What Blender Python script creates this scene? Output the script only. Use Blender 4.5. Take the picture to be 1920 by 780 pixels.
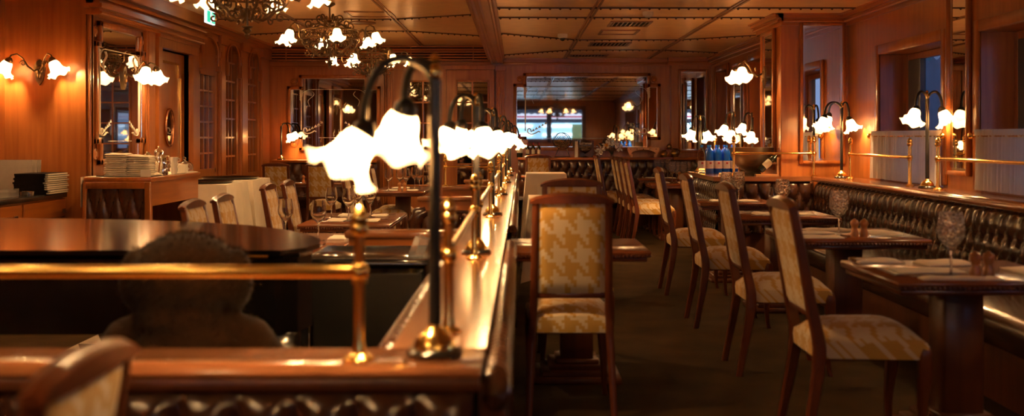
import bpy, math, random
from math import pi, sin, cos, radians as R
random.seed(7)
for o in list(bpy.data.objects): bpy.data.objects.remove(o, do_unlink=True)
SC = bpy.context.scene
COL = SC.collection
# ---------------------------------------------------------------- camera, world, exposure
CAM_H = 1.36
cd = bpy.data.cameras.new('camera'); cam = bpy.data.objects.new('camera', cd); COL.objects.link(cam)
cam.location = (0, 0, CAM_H); cam.rotation_euler = (R(90), 0, 0)
cd.sensor_width = 36; cd.lens = 36*1900/1920
cd.shift_x = -9/1920; cd.shift_y = -133/1920
cd.clip_start = .05; cd.clip_end = 200
cd.dof.use_dof = True; cd.dof.focus_distance = 11.5; cd.dof.aperture_fstop = 2.0
cd.dof.aperture_blades = 0
SC.camera = cam
SC.view_settings.view_transform = 'Standard'; SC.view_settings.look = 'None'
SC.view_settings.gamma = 1; SC.view_settings.use_curve_mapping = False
SC.view_settings.exposure = 1.2
w = bpy.data.worlds.new('world'); SC.world = w; w.use_nodes = True
bg = w.node_tree.nodes['Background']; bg.inputs[0].default_value = (.26, .36, .60, 1); bg.inputs[1].default_value = .85
BULB = 620.0      # lamp bulbs
GLOW = 2.0       # frosted glass of the shades

# ---------------------------------------------------------------- materials
MATS = {}
def nodes(name):
    m = bpy.data.materials.new(name); m.use_nodes = True
    nt = m.node_tree; return m, nt, nt.nodes['Principled BSDF']
def sset(b, k, v):
    if k in b.inputs: b.inputs[k].default_value = v
def mat(name, col, rough=.5, metal=0, coat=0, trans=0, ior=1.45, emis=None, es=0, sheen=0, noise=0, nscale=20, bump=0, spec=None):
    m, nt, b = nodes(name)
    sset(b, 'Base Color', (*col, 1)); sset(b, 'Roughness', rough); sset(b, 'Metallic', metal)
    sset(b, 'Coat Weight', coat); sset(b, 'Coat Roughness', .12); sset(b, 'Transmission Weight', trans); sset(b, 'IOR', ior)
    sset(b, 'Sheen Weight', sheen)
    if spec is not None: sset(b, 'Specular IOR Level', spec)
    if emis: sset(b, 'Emission Color', (*emis, 1)); sset(b, 'Emission Strength', es)
    if noise or bump:
        tc = nt.nodes.new('ShaderNodeTexCoord'); n = nt.nodes.new('ShaderNodeTexNoise')
        n.inputs['Scale'].default_value = nscale; n.inputs['Detail'].default_value = 4
        nt.links.new(tc.outputs['Object'], n.inputs['Vector'])
        if noise:
            r = nt.nodes.new('ShaderNodeValToRGB')
            r.color_ramp.elements[0].position = .3; r.color_ramp.elements[1].position = .7
            r.color_ramp.elements[0].color = (*[c*(1-noise) for c in col], 1)
            r.color_ramp.elements[1].color = (*[min(1, c*(1+noise)) for c in col], 1)
            nt.links.new(n.outputs['Fac'], r.inputs['Fac']); nt.links.new(r.outputs['Color'], b.inputs['Base Color'])
        if bump:
            bp = nt.nodes.new('ShaderNodeBump'); bp.inputs['Strength'].default_value = bump; bp.inputs['Distance'].default_value = .01
            nt.links.new(n.outputs['Fac'], bp.inputs['Height']); nt.links.new(bp.outputs['Normal'], b.inputs['Normal'])
    MATS[name] = m; return m
def wood(name, c0, c1, axis='z', rough=.32, coat=.4, s=14):
    m, nt, b = nodes(name)
    tc = nt.nodes.new('ShaderNodeTexCoord'); mp = nt.nodes.new('ShaderNodeMapping')
    sc = {'x': (.9, s, s), 'y': (s, .9, s), 'z': (s, s, .9)}[axis]
    mp.inputs['Scale'].default_value = sc
    n = nt.nodes.new('ShaderNodeTexNoise'); n.inputs['Scale'].default_value = 1.6; n.inputs['Detail'].default_value = 6; n.inputs['Distortion'].default_value = .6
    n2 = nt.nodes.new('ShaderNodeTexNoise'); n2.inputs['Scale'].default_value = .9; n2.inputs['Detail'].default_value = 2
    r = nt.nodes.new('ShaderNodeValToRGB'); r.color_ramp.elements[0].position = .32; r.color_ramp.elements[1].position = .7
    r.color_ramp.elements[0].color = (*c0, 1); r.color_ramp.elements[1].color = (*c1, 1)
    ad = nt.nodes.new('ShaderNodeMath'); ad.operation = 'MULTIPLY_ADD'; ad.inputs[1].default_value = .6
    mu = nt.nodes.new('ShaderNodeMath'); mu.operation = 'MULTIPLY'; mu.inputs[1].default_value = .4
    L = nt.links.new
    L(tc.outputs['Object'], mp.inputs['Vector']); L(mp.outputs['Vector'], n.inputs['Vector']); L(tc.outputs['Object'], n2.inputs['Vector'])
    L(n2.outputs['Fac'], mu.inputs[0]); L(n.outputs['Fac'], ad.inputs[0]); L(mu.outputs[0], ad.inputs[2]); L(ad.outputs[0], r.inputs['Fac'])
    L(r.outputs['Color'], b.inputs['Base Color'])
    sset(b, 'Roughness', rough); sset(b, 'Coat Weight', coat); sset(b, 'Coat Roughness', .15)
    MATS[name] = m; return m
wood('wall_wood', (.29, .080, .014), (.48, .162, .034))
wood('wall_wood_x', (.30, .080, .012), (.50, .155, .026), 'x')
wood('wall_wood_y', (.30, .080, .012), (.50, .155, .026), 'y')
wood('dark_wood', (.085, .022, .007), (.16, .045, .013), 'z', .4, .12)
wood('table_wood_x', (.17, .05, .018), (.27, .085, .03), 'x', .25, .5)
wood('chair_wood', (.085, .019, .006), (.155, .038, .011), 'z', .30, .3)
wood('ledge_wood_y', (.24, .085, .030), (.36, .13, .05), 'y', .16, .8)
wood('ledge_wood_x', (.24, .085, .030), (.36, .13, .05), 'x', .16, .8)
wood('pale_wood', (.42, .20, .08), (.6, .32, .14), 'x', .4, .2)
wood('mill_wood', (.36, .12, .03), (.5, .19, .05), 'z', .35, .4)
wood('box_wood', (.70, .28, .08), (.80, .36, .12), 'x', .35, .4)
mat('ceiling_panel', (.95, .62, .30), .30, .2, noise=.10, nscale=6)
mat('ceiling_trim', (.34, .15, .06), .35, .1, coat=.3)
mat('ceiling_stud', (.10, .045, .02), .4)
mat('leather', (.055, .018, .009), .26, 0, coat=.6, noise=.2, nscale=30, bump=.15)
mat('carpet', (.042, .023, .008), .95, sheen=0, noise=.35, nscale=3.0, bump=.4, spec=.1)
mat('floor_under', (.03, .02, .012), .8)
mat('tile_dark', (.035, .03, .02), .25)
mat('tile_light', (.62, .52, .38), .25, noise=.08)
mat('brass', (.95, .64, .20), .17, 1)
mat('dull_brass', (.55, .36, .12), .3, 1)
mat('copper', (.7, .34, .18), .22, 1)
mat('iron', (.028, .024, .022), .38, .6, coat=.3)
mat('bronze', (.22, .15, .085), .33, .9)
mat('black_gloss', (.008, .007, .007), .12, 0, coat=.5)
mat('black_matte', (.010, .008, .007), .8, spec=.15)
mat('steel', (.62, .58, .52), .2, 1)
mat('pewter', (.30, .25, .19), .34, .9, noise=.15, nscale=5)
mat('chrome', (.85, .83, .8), .05, 1)
mat('linen', (.92, .80, .62), .85, sheen=0, noise=.06, nscale=14, bump=.15)
mat('white_cloth', (.90, .79, .62), .9, noise=.04, nscale=8)
mat('porcelain', (.85, .80, .72), .2, coat=.3)
mat('paper', (.82, .74, .60), .8)
mat('grey_card', (.42, .36, .29), .8, noise=.05)
mat('glass', (1, 1, 1), 0, trans=1, ior=1.45)
mat('thin_glass', (1, 1, 1), .0, trans=1, ior=1.05, spec=.9)
m_c = mat('cut_glass', (1, 1, 1), 0, trans=1, ior=1.5)
_n = m_c.node_tree.nodes; _l = m_c.node_tree.links
_v = _n.new('ShaderNodeTexVoronoi'); _v.inputs['Scale'].default_value = 75; _t = _n.new('ShaderNodeTexCoord'); _b = _n.new('ShaderNodeBump'); _b.inputs['Strength'].default_value = .9; _b.inputs['Distance'].default_value = .006
_l.new(_t.outputs['Object'], _v.inputs['Vector']); _l.new(_v.outputs['Distance'], _b.inputs['Height']); _l.new(_b.outputs['Normal'], _n['Principled BSDF'].inputs['Normal'])
mat('acrylic', (.9, .9, .88), .05, trans=.9, ior=1.3)
mat('mirror', (.80, .78, .74), .015, 1)
mat('dark_mirror', (.42, .38, .35), .02, 1)
mat('bevel_mirror', (.88, .86, .82), .12, 1)
mat('etched', (.95, .86, .72), .8, emis=None)
mat('blue_plastic', (.004, .09, .62), .12, 0, coat=.4)
mat('blue_cap', (.02, .22, .8), .3)
mat('label', (.72, .60, .62), .6, noise=.1, nscale=60)
mat('label_red', (.45, .05, .06), .6)
mat('wine_glass_dark', (.012, .016, .008), .1, coat=.5)
mat('wine_label', (.74, .66, .5), .7)
mat('cork', (.45, .28, .14), .9, noise=.3, nscale=80)
mat('petal', (.85, .78, .66), .6)
mat('petal_orange', (.8, .35, .05), .6)
mat('stem_dark', (.03, .05, .02), .6)
mat('marble', (.03, .024, .02), .15, noise=.6, nscale=9)
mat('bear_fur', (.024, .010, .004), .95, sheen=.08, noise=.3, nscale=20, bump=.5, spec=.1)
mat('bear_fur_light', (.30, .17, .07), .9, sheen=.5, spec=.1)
mat('curtain_dark', (.05, .028, .018), .9, noise=.3, nscale=4)
mat('window_frame_grey', (.10, .095, .12), .5)
mat('asphalt', (.05, .05, .055), .9)
mat('facade', (.07, .08, .11), .8, noise=.2, nscale=2)
mat('awning_white', (.62, .72, .78), .7)
mat('awning_green', (.10, .22, .24), .7)
mat('shop_light', (.5, .7, .8), .5, emis=(.32, .62, .85), es=1.6)
mat('shop_tube', (1, 1, 1), .5, emis=(.75, .93, 1), es=7)
mat('shop_sign', (.35, .42, .22), .6, emis=(.30, .42, .2), es=.7)
mat('shop_red', (.5, .02, .06), .6, emis=(.6, .02, .08), es=1.0)
mat('shop_white', (.8, .85, .9), .6, emis=(.7, .85, 1), es=1.6)
mat('sign_green', (.02, .5, .33), .5, emis=(.04, .75, .45), es=.42)
mat('sign_white', (.9, .95, .9), .5, emis=(.8, 1, .95), es=.7)
mat('camera_white', (.75, .70, .62), .4)
mat('bulb', (1, .8, .5), .5, emis=(1, .60, .26), es=BULB)
# frosted shade glass
m, nt, b = nodes('shade'); MATS['shade'] = m
sset(b, 'Base Color', (.98, .80, .56, 1)); sset(b, 'Roughness', .35)
sset(b, 'Emission Color', (1, .64, .30, 1)); sset(b, 'Emission Strength', GLOW)
tr = nt.nodes.new('ShaderNodeBsdfTranslucent'); tr.inputs[0].default_value = (1, .72, .42, 1)
mx = nt.nodes.new('ShaderNodeMixShader'); mx.inputs[0].default_value = .45
nt.links.new(b.outputs[0], mx.inputs[1]); nt.links.new(tr.outputs[0], mx.inputs[2])
nt.links.new(mx.outputs[0], nt.nodes['Material Output'].inputs[0])
# sheer cafe curtain
m, nt, b = nodes('sheer'); MATS['sheer'] = m
sset(b, 'Base Color', (.85, .80, .72, 1)); sset(b, 'Roughness', .9)
tr = nt.nodes.new('ShaderNodeBsdfTranslucent'); tr.inputs[0].default_value = (.85, .85, .85, 1)
mx = nt.nodes.new('ShaderNodeMixShader'); mx.inputs[0].default_value = .4
nt.links.new(b.outputs[0], mx.inputs[1]); nt.links.new(tr.outputs[0], mx.inputs[2])
nt.links.new(mx.outputs[0], nt.nodes['Material Output'].inputs[0])
# clear window pane: glass look without refraction noise
m, nt, b = nodes('pane'); MATS['pane'] = m
tp = nt.nodes.new('ShaderNodeBsdfTransparent'); tp.inputs[0].default_value = (.8, .84, .9, 1)
gl = nt.nodes.new('ShaderNodeBsdfGlossy'); gl.inputs['Roughness'].default_value = .01
fr = nt.nodes.new('ShaderNodeFresnel'); fr.inputs[0].default_value = 1.6
mx = nt.nodes.new('ShaderNodeMixShader')
gm = nt.nodes.new('ShaderNodeNewGeometry'); s1 = nt.nodes.new('ShaderNodeMath'); s1.operation = 'SUBTRACT'; s1.inputs[0].default_value = 1
s2 = nt.nodes.new('ShaderNodeMath'); s2.operation = 'MULTIPLY'
nt.links.new(gm.outputs['Backfacing'], s1.inputs[1]); nt.links.new(s1.outputs[0], s2.inputs[0]); nt.links.new(fr.outputs[0], s2.inputs[1])
nt.links.new(s2.outputs[0], mx.inputs[0]); nt.links.new(tp.outputs[0], mx.inputs[1]); nt.links.new(gl.outputs[0], mx.inputs[2])
nt.links.new(mx.outputs[0], nt.nodes['Material Output'].inputs[0])
# houndstooth upholstery (object space, works on backs and seats)
def houndstooth(name, period=.112, wear=.0):
    m, nt, b = nodes(name); L = nt.links.new
    def M(op, a, c=None, d=None):
        n = nt.nodes.new('ShaderNodeMath'); n.operation = op
        for i, v in enumerate((a, c, d)):
            if v is None: continue
            if isinstance(v, (int, float)): n.inputs[i].default_value = v
            else: L(v, n.inputs[i])
        return n.outputs[0]
    tc = nt.nodes.new('ShaderNodeTexCoord'); sp = nt.nodes.new('ShaderNodeSeparateXYZ')
    L(tc.outputs['Object'], sp.inputs[0])
    u = M('MULTIPLY', M('ADD', sp.outputs[0], 10.0), 8/period)
    v = M('MULTIPLY', M('ADD', M('ADD', sp.outputs[2], 10.0), sp.outputs[1]), 8/period)
    i = M('FLOOR', u); j = M('FLOOR', v)
    tw = M('LESS_THAN', M('MODULO', M('ADD', i, j), 4), 1.5)
    wa = M('LESS_THAN', M('MODULO', i, 8), 3.5); we = M('LESS_THAN', M('MODULO', j, 8), 3.5)
    f = M('ADD', M('MULTIPLY', tw, wa), M('MULTIPLY', M('SUBTRACT', 1, tw), we))
    mixn = nt.nodes.new('ShaderNodeMix'); mixn.data_type = 'RGBA'
    mixn.inputs[6].default_value = (.62, .47, .29, 1); mixn.inputs[7].default_value = (.50, .27, .045, 1)
    n = nt.nodes.new('ShaderNodeTexNoise'); n.inputs['Scale'].default_value = 90; L(tc.outputs['Object'], n.inputs['Vector'])
    bp = nt.nodes.new('ShaderNodeBump'); bp.inputs['Strength'].default_value = .25; bp.inputs['Distance'].default_value = .004
    L(n.outputs['Fac'], bp.inputs['Height']); L(bp.outputs['Normal'], b.inputs['Normal'])
    L(f, mixn.inputs[0]); L(mixn.outputs[2], b.inputs['Base Color'])
    sset(b, 'Roughness', .8); sset(b, 'Sheen Weight', .3)
    MATS[name] = m
houndstooth('houndstooth')

# ---------------------------------------------------------------- mesh helper
class MB:
    def __init__(s): s.v = []; s.f = []; s.mi = []; s.cur = 0
    def add(s, vs, fs):
        o = len(s.v); s.v += vs; s.f += [tuple(i+o for i in f) for f in fs]; s.mi += [s.cur]*len(fs); return s
    def box(s, x0, x1, y0, y1, z0, z1, c=0):
        c = min(c, (x1-x0)/2.01, (y1-y0)/2.01, (z1-z0)/2.01)
        if c <= 0:
            vs = [(x, y, z) for z in (z0, z1) for x, y in ((x0, y0), (x1, y0), (x1, y1), (x0, y1))]
            return s.add(vs, [(3, 2, 1, 0), (4, 5, 6, 7), (0, 1, 5, 4), (1, 2, 6, 5), (2, 3, 7, 6), (3, 0, 4, 7)])
        def ring(i, z): return [(x0+i, y0+i, z), (x1-i, y0+i, z), (x1-i, y1-i, z), (x0+i, y1-i, z)]
        def oct_(i, z): return [(x0+i, y0, z), (x1-i, y0, z), (x1, y0+i, z), (x1, y1-i, z), (x1-i, y1, z), (x0+i, y1, z), (x0, y1-i, z), (x0, y0+i, z)]
        def octi(z): return [(x0+c, y0+c, z), (x1-c, y0+c, z), (x1-c, y0+c, z), (x1-c, y1-c, z), (x1-c, y1-c, z), (x0+c, y1-c, z), (x0+c, y1-c, z), (x0+c, y0+c, z)]
        vs = octi(z0)+oct_(c, z0+c)+oct_(c, z1-c)+octi(z1)
        fs = [tuple(reversed((0, 2, 4, 6))), (24, 26, 28, 30)]
        for k in range(3):
            for i in range(8):
                a, b_ = k*8+i, k*8+(i+1) % 8
                fs.append((a, b_, b_+8, a+8))
        return s.add(vs, fs)
    def prism(s, pts, a, b, axis='z'):
        n = len(pts)
        def P(p, t): return {'z': (p[0], p[1], t), 'y': (p[0], t, p[1]), 'x': (t, p[0], p[1])}[axis]
        vs = [P(p, a) for p in pts]+[P(p, b) for p in pts]
        return s.add(vs, [tuple(range(n-1, -1, -1)), tuple(range(n, 2*n))]+[(i, (i+1) % n, (i+1) % n+n, i+n) for i in range(n)])
    def lathe(s, prof, c=(0, 0, 0), seg=20, axis='z', cap=True):
        vs = []; fs = []; n = len(prof)
        for r, z in prof:
            for k in range(seg):
                a = 2*pi*k/seg; x, y = r*cos(a), r*sin(a)
                p = {'z': (x, y, z), 'y': (x, z, y), 'x': (z, x, y)}[axis]
                vs.append((p[0]+c[0], p[1]+c[1], p[2]+c[2]))
        for i in range(n-1):
            for k in range(seg):
                a, b_ = i*seg+k, i*seg+(k+1) % seg
                fs.append((a, b_, b_+seg, a+seg))
        if cap:
            if prof[0][0] > 1e-5: fs.append(tuple(range(seg-1, -1, -1)))
            if prof[-1][0] > 1e-5: fs.append(tuple(range((n-1)*seg, n*seg)))
        return s.add(vs, fs)
    def tube(s, pts, r, seg=8, cap=True, flat=1.0):
        import mathutils as mu
        P = [mu.Vector(p) for p in pts]; n = len(P); vs = []; fs = []
        rr = r if isinstance(r, (list, tuple)) else [r]*n
        t0 = (P[1]-P[0]).normalized(); up = mu.Vector((0, 0, 1)) if abs(t0.z) < .9 else mu.Vector((0, 1, 0))
        nrm = t0.cross(up).normalized()
        for i in range(n):
            t = (P[min(i+1, n-1)]-P[max(i-1, 0)])
            t = t.normalized() if t.length > 1e-9 else t0
            nrm = (nrm-t*nrm.dot(t)); nrm = nrm.normalized() if nrm.length > 1e-6 else t.orthogonal().normalized()
            bn = t.cross(nrm)
            for k in range(seg):
                a = 2*pi*k/seg; q = P[i]+(nrm*cos(a)+bn*sin(a)*flat)*rr[i]; vs.append(tuple(q))
        for i in range(n-1):
            for k in range(seg):
                a, b_ = i*seg+k, i*seg+(k+1) % seg; fs.append((a, b_, b_+seg, a+seg))
        if cap: fs += [tuple(range(seg-1, -1, -1)), tuple(range((n-1)*seg, n*seg))]
        return s.add(vs, fs)
    def ell(s, c, r, su=14, sv=9):
        rx, ry, rz = r if isinstance(r, (tuple, list)) else (r, r, r)
        vs = [(c[0], c[1], c[2]-rz)]
        for j in range(1, sv):
            p = -pi/2+pi*j/sv
            for i in range(su):
                a = 2*pi*i/su; vs.append((c[0]+rx*cos(p)*cos(a), c[1]+ry*cos(p)*sin(a), c[2]+rz*sin(p)))
        vs.append((c[0], c[1], c[2]+rz)); T = len(vs)-1; fs = []
        for i in range(su):
            fs.append((0, 1+(i+1) % su, 1+i)); fs.append((T, T-su+i, T-su+(i+1) % su))
            for j in range(sv-2):
                a, b_ = 1+j*su+i, 1+j*su+(i+1) % su; fs.append((a, b_, b_+su, a+su))
        return s.add(vs, fs)
    def grid(s, fn, nu, nv):
        vs = [fn(i/nu, j/nv) for j in range(nv+1) for i in range(nu+1)]
        return s.add(vs, [(j*(nu+1)+i, j*(nu+1)+i+1, (j+1)*(nu+1)+i+1, (j+1)*(nu+1)+i) for j in range(nv) for i in range(nu)])
    def mesh(s, name, mats, smooth=False):
        me = bpy.data.meshes.new(name); me.from_pydata(s.v, [], s.f)
        if isinstance(mats, str): mats = [mats]
        for k in mats: me.materials.append(MATS[k])
        if len(mats) > 1: me.polygons.foreach_set('material_index', s.mi)
        if smooth:
            me.polygons.foreach_set('use_smooth', [True]*len(me.polygons))
            try: me.set_sharp_from_angle(angle=R(45))
            except Exception: pass
        me.update(); return me
    def build(s, name, mats, parent=None, smooth=False, loc=(0, 0, 0), rz=0):
        o = bpy.data.objects.new(name, s.mesh(name, mats, smooth)); COL.objects.link(o)
        o.location = loc; o.rotation_euler = (0, 0, rz)
        if parent: o.parent = parent
        return o
def tag(o, label=None, cat=None, group=None, kind=None):
    if label: o['label'] = label
    if cat: o['category'] = cat
    if group: o['group'] = group
    if kind: o['kind'] = kind
    return o
def thing(name, label, cat, loc=(0, 0, 0), rz=0, group=None):
    o = bpy.data.objects.new(name, None); o.empty_display_size = .1; COL.objects.link(o)
    o.location = loc; o.rotation_euler = (0, 0, rz); return tag(o, label, cat, group)
def struct(o): o['kind'] = 'structure'; return o
def dup(root, loc, rz=0, label=None, group=None, scale=None):
    kids = {}
    for o in root.children_recursive: kids.setdefault(o.parent, []).append(o)
    r = root.copy(); COL.objects.link(r); r.location = loc; r.rotation_euler = (0, 0, rz)
    if scale: r.scale = scale
    if label: r['label'] = label
    if group: r['group'] = group
    def rec(src, dst):
        for ch in kids.get(src, []):
            c = ch.copy(); COL.objects.link(c); c.parent = dst; c.matrix_parent_inverse = ch.matrix_parent_inverse.copy(); rec(ch, c)
    rec(root, r); return r
class Proto:
    """first use moves the prototype itself, later uses copy it"""
    def __init__(s, root): s.root = root; s.used = False
    def put(s, loc, rz=0, label=None, group=None, scale=None):
        if not s.used:
            s.used = True; o = s.root; o.location = loc; o.rotation_euler = (0, 0, rz)
            if scale: o.scale = scale
            if label: o['label'] = label
            if group: o['group'] = group
            return o
        return dup(s.root, loc, rz, label, group, scale or (1, 1, 1))
FL = -.10       # level of the lower floor on the left

# ---------------------------------------------------------------- structure: floors
o = struct(MB().box(-.32, 4.1, -3, 16.5, -.35, 0).build('floor', 'carpet'))
fl = struct(MB().box(-8.2, -.32, -3, 16.5, -.35, FL-.012).build('floor', 'floor_under'))
carp = MB().box(-8.2, -3.1, -3, 16.5, FL-.012, FL)
carp.box(-3.1, -.32, 10.9, 16.5, FL-.012, FL); carp.box(-3.1, -.32, -3, 5.8, FL-.012, FL)
struct(carp.build('floor', 'carpet'))
T = .34
tm = MB(); g = .002
a = T-g
tm.cur = 0
def tri(p, q, r_): tm.add([(*p, 0), (*q, 0), (*r_, 0)], [(0, 1, 2)])
pts = dict(a=(g, g), b=(a, g), c=(a, a), d=(g, a), m=(T/2, T/2), e=(T/2, g), h=(T/2, a))
tm.cur = 0; tri(pts['a'], pts['e'], pts['d']); tm.cur = 1; tri(pts['e'], pts['b'], pts['c']); tm.cur = 0
tri(pts['e'], pts['c'], pts['h']); tm.cur = 1; tri(pts['e'], pts['h'], pts['d'])
tm.cur = 0
tm.add([(g, g, 0), (a, g, 0), (a, a, 0), (g, a, 0), (g, g, -.011), (a, g, -.011), (a, a, -.011), (g, a, -.011)], [(0, 4, 5, 1), (1, 5, 6, 2), (2, 6, 7, 3), (3, 7, 4, 0)])
tme = tm.mesh('tile', ['tile_light', 'tile_dark'])
for i in range(8):
    for j in range(15):
        t = bpy.data.objects.new('tile', tme); COL.objects.link(t); t.parent = fl
        t.location = (-3.1+i*.3475, 5.8+j*.34, FL)

# ---------------------------------------------------------------- structure: walls
def wall_box(rects, fn, name, mats):
    """rects: (a0,a1,z0,z1) minus openings -> boxes along one wall"""
    m = MB()
    for r in rects: fn(m, *r)
    return struct(m.build(name, mats))
def cut(a0, a1, z0, z1, ops):
    out = []; xs = sorted({a0, a1, *[v for o_ in ops for v in o_[:2]]})
    for p, q in zip(xs, xs[1:]):
        col = sorted([o_ for o_ in ops if o_[0] <= p+1e-6 and o_[1] >= q-1e-6], key=lambda k: k[2]); z = z0
        for o_ in col:
            if o_[2] > z: out.append((p, q, z, o_[2]))
            z = o_[3]
        if z < z1: out.append((p, q, z, z1))
    return out
CR, CLF = 2.62, 2.83     # ceiling heights right / left
LX = -4.0
lops = [(11.28, 12.35, FL, 2.36), (12.74, 13.46, .9, 2.2), (13.88, 14.5, .78, 2.70), (15.02, 15.66, .78, 2.72)]
wall_box(cut(9.4, 16.5, FL, 3.0, lops), lambda m, p, q, z, t: m.box(LX-.22, LX, p, q, z, t), 'wall_left', 'wall_wood')
wall_box([(-4.95, LX-.22, FL, 3.0)], lambda m, p, q, z, t: m.box(p, q, 9.4, 9.6, z, t), 'wall_front_left', 'wall_wood')
wall_box([(-3, 9.5, FL, 3.0)], lambda m, p, q, z, t: m.box(-4.95, -4.75, p, q, z, t), 'wall_left_near', 'wall_wood')
wall_box([(-4.3, 3.6, FL, 3.0)], lambda m, p, q, z, t: m.box(p, q, 16.3, 16.5, z, t), 'wall_back', 'wall_wood')
RX = 3.40
rops = [(4.2, 7.42, .96, 2.13), (8.08, 9.48, .96, 2.13), (1.0, 3.6, .96, 2.13)]
wall_box(cut(-3, 10.4, 0, 3.0, rops), lambda m, p, q, z, t: m.box(RX, RX+.12, p, q, z, t), 'wall_right', 'wall_wood')
RX2 = 3.10
rops2 = [(12.78, 13.52, 1.0, 2.36), (14.88, 15.68, 1.0, 2.36)]
wall_box(cut(11.3, 16.4, 0, 3.0, rops2), lambda m, p, q, z, t: m.box(RX2, RX2+.15, p, q, z, t), 'wall_right_far', 'wall_wood')
bops = [(-.05, 1.08, 1.25, 2.35), (1.15, 2.3, 1.25, 2.35)]
wall_box(cut(-4.95, 3.6, FL, 3.0, bops), lambda m, p, q, z, t: m.box(p, q, -2.7, -2.5, z, t), 'wall_rear', 'wall_wood')
# the right-hand return next to the far mirror, proud of the back wall
wall_box([(2.46, 3.12, 0, CR)], lambda m, p, q, z, t: m.box(p, q, 16.12, 16.3, z, t), 'wall_back_right', 'wall_wood')
# pillar
struct(MB().box(2.71, RX2+.15, 10.4, 11.3, 0, 3.0, .006).box(RX2+.15, 3.6, 10.4, 10.6, 0, 3).build('pillar', 'wall_wood'))
# ceilings
cs = struct(MB().box(-.40, 3.7, -3, 16.4, CR+.02, CR+.12).build('ceiling', 'ceiling_stud'))
cl = struct(MB().box(-5.0, -.40, -3, 16.4, CLF+.02, CLF+.12).build('ceiling', 'ceiling_stud'))
def panels(parent, xs, seams, z, gap=.006):
    """seams: list of rows, each row gives the y at every x line"""
    for k in range(len(xs)-1):
        for s0, s1 in zip(seams, seams[1:]):
            x0, x1 = xs[k]+gap, xs[k+1]-gap
            q = [(x0, s0[k]+gap), (x1, s0[k+1]+gap), (x1, s1[k+1]-gap), (x0, s1[k]-gap)]
            MB().prism(q, z, z+.018).build('ceiling_panel', 'ceiling_panel', parent)
def seam_strip(parent, pts, z, studs=True, w=.016):
    m = MB(); m2 = MB()
    for (x0, y0), (x1, y1) in zip(pts, pts[1:]):
        L = math.hypot(x1-x0, y1-y0); dx, dy = (x1-x0)/L, (y1-y0)/L; nx, ny = -dy*w, dx*w
        m.prism([(x0-nx, y0-ny), (x1-nx, y1-ny), (x1+nx, y1+ny), (x0+nx, y0+ny)], z-.012, z+.004)
        if studs:
            n = int(L/.095)
            for i in range(n):
                t = (i+.5)/n*L; m2.lathe([(.0135, 0), (.010, -.012), (.003, -.018)], (x0+dx*t, y0+dy*t, z-.008), 6)
    m.build('seam_strip', 'ceiling_trim' if not studs else 'ceiling_stud', parent)
    if studs: tag(m2.build('stud_row', 'ceiling_stud', parent), kind='stuff')
xr = [-.22, .768, 2.10, 3.42]
sr = [[-2.5]*4, [0]*4, [2.4, 2.4, 2.4, 2.4], [4.9, 4.9, 4.9, 4.9], [7.4]*4, [9.85]*4, [10.64]*4, [12.25, 13.08, 13.08, 12.15], [15.5, 14.6, 14.6, 15.3], [16.3]*4]
panels(cs, xr, sr, CR)
for row in sr[1:-1]: seam_strip(cs, list(zip(xr, row)), CR)
for x in xr[1:3]:
    for dx in (-.022, .022): seam_strip(cs, [(x+dx, -2.5), (x+dx, 16.3)], CR, False, .010)
xl = [-4.75, -2.79, -1.52, -.42]
sl = [[-2.5]*4, [0]*4, [2.5]*4, [5]*4, [7.5]*4, [10.1]*4, [12.6, 12.6, 12.6, 12.05], [14.9, 14.0, 14.0, 14.7], [16.3]*4]
panels(cl, xl, sl, CLF)
for row in sl[1:-1]: seam_strip(cl, list(zip(xl, row)), CLF)
for x in xl[1:3]:
    for dx in (-.022, .022): seam_strip(cl, [(x+dx, -2.5), (x+dx, 16.3)], CLF, False, .010)
# moulded beam between the two ceilings
bm = MB().box(-.42, -.22, -3, 16.3, CR-.07, CLF+.03)
bm.box(-.46, -.42, -3, 16.3, CR-.03, CR+.03).box(-.45, -.42, -3, 16.3, CR+.10, CR+.13)
bm.tube([(-.40, -3, CR-.07), (-.40, 16.3, CR-.07)], .022, 8); bm.tube([(-.335, -3, CR-.07), (-.335, 16.3, CR-.07)], .014, 8)
bm.tube([(-.235, -3, CR-.07), (-.235, 16.3, CR-.07)], .02, 8); bm.box(-.22, -.19, -3, 16.3, CR-.03, CR+.02)
struct(bm.build('beam', 'wall_wood_y', smooth=True))
# crown mouldings
def crown(name, p0, p1, z, inward, steps=((.0, .12), (.03, .08), (.06, .045), (.09, .015)), mt='wall_wood_y'):
    m = MB(); (x0, y0), (x1, y1) = p0, p1
    for off, h in steps:
        d = .02+off
        ax, ay = inward
        xs = sorted((x0, x1)); ys = sorted((y0, y1))
        if ax: xs = sorted((x0, x0+ax*d))
        if ay: ys = sorted((y0, y0+ay*d))
        m.box(xs[0], xs[1], ys[0], ys[1], z-h, z)
    m.tube([(p0[0]+inward[0]*.05, p0[1]+inward[1]*.05, z-.075), (p1[0]+inward[0]*.05, p1[1]+inward[1]*.05, z-.075)], .014, 6)
    return struct(m.build(name, mt))
crown('trim_1', (RX, -3), (RX, 10.4), CR, (-1, 0)); crown('trim_2', (RX2, 11.3), (RX2, 16.12), CR, (-1, 0))
crown('trim_3', (-.22, 16.3), (2.46, 16.3), CR, (0, -1), mt='wall_wood_x'); crown('trim_4', (2.71, 10.4), (3.40, 10.4), CR, (0, -1), mt='wall_wood_x')
crown('trim_5', (2.71, 10.3), (2.71, 11.4), CR, (-1, 0)); crown('trim_6', (2.40, 16.12), (3.1, 16.12), CR, (0, -1), mt='wall_wood_x')
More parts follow.
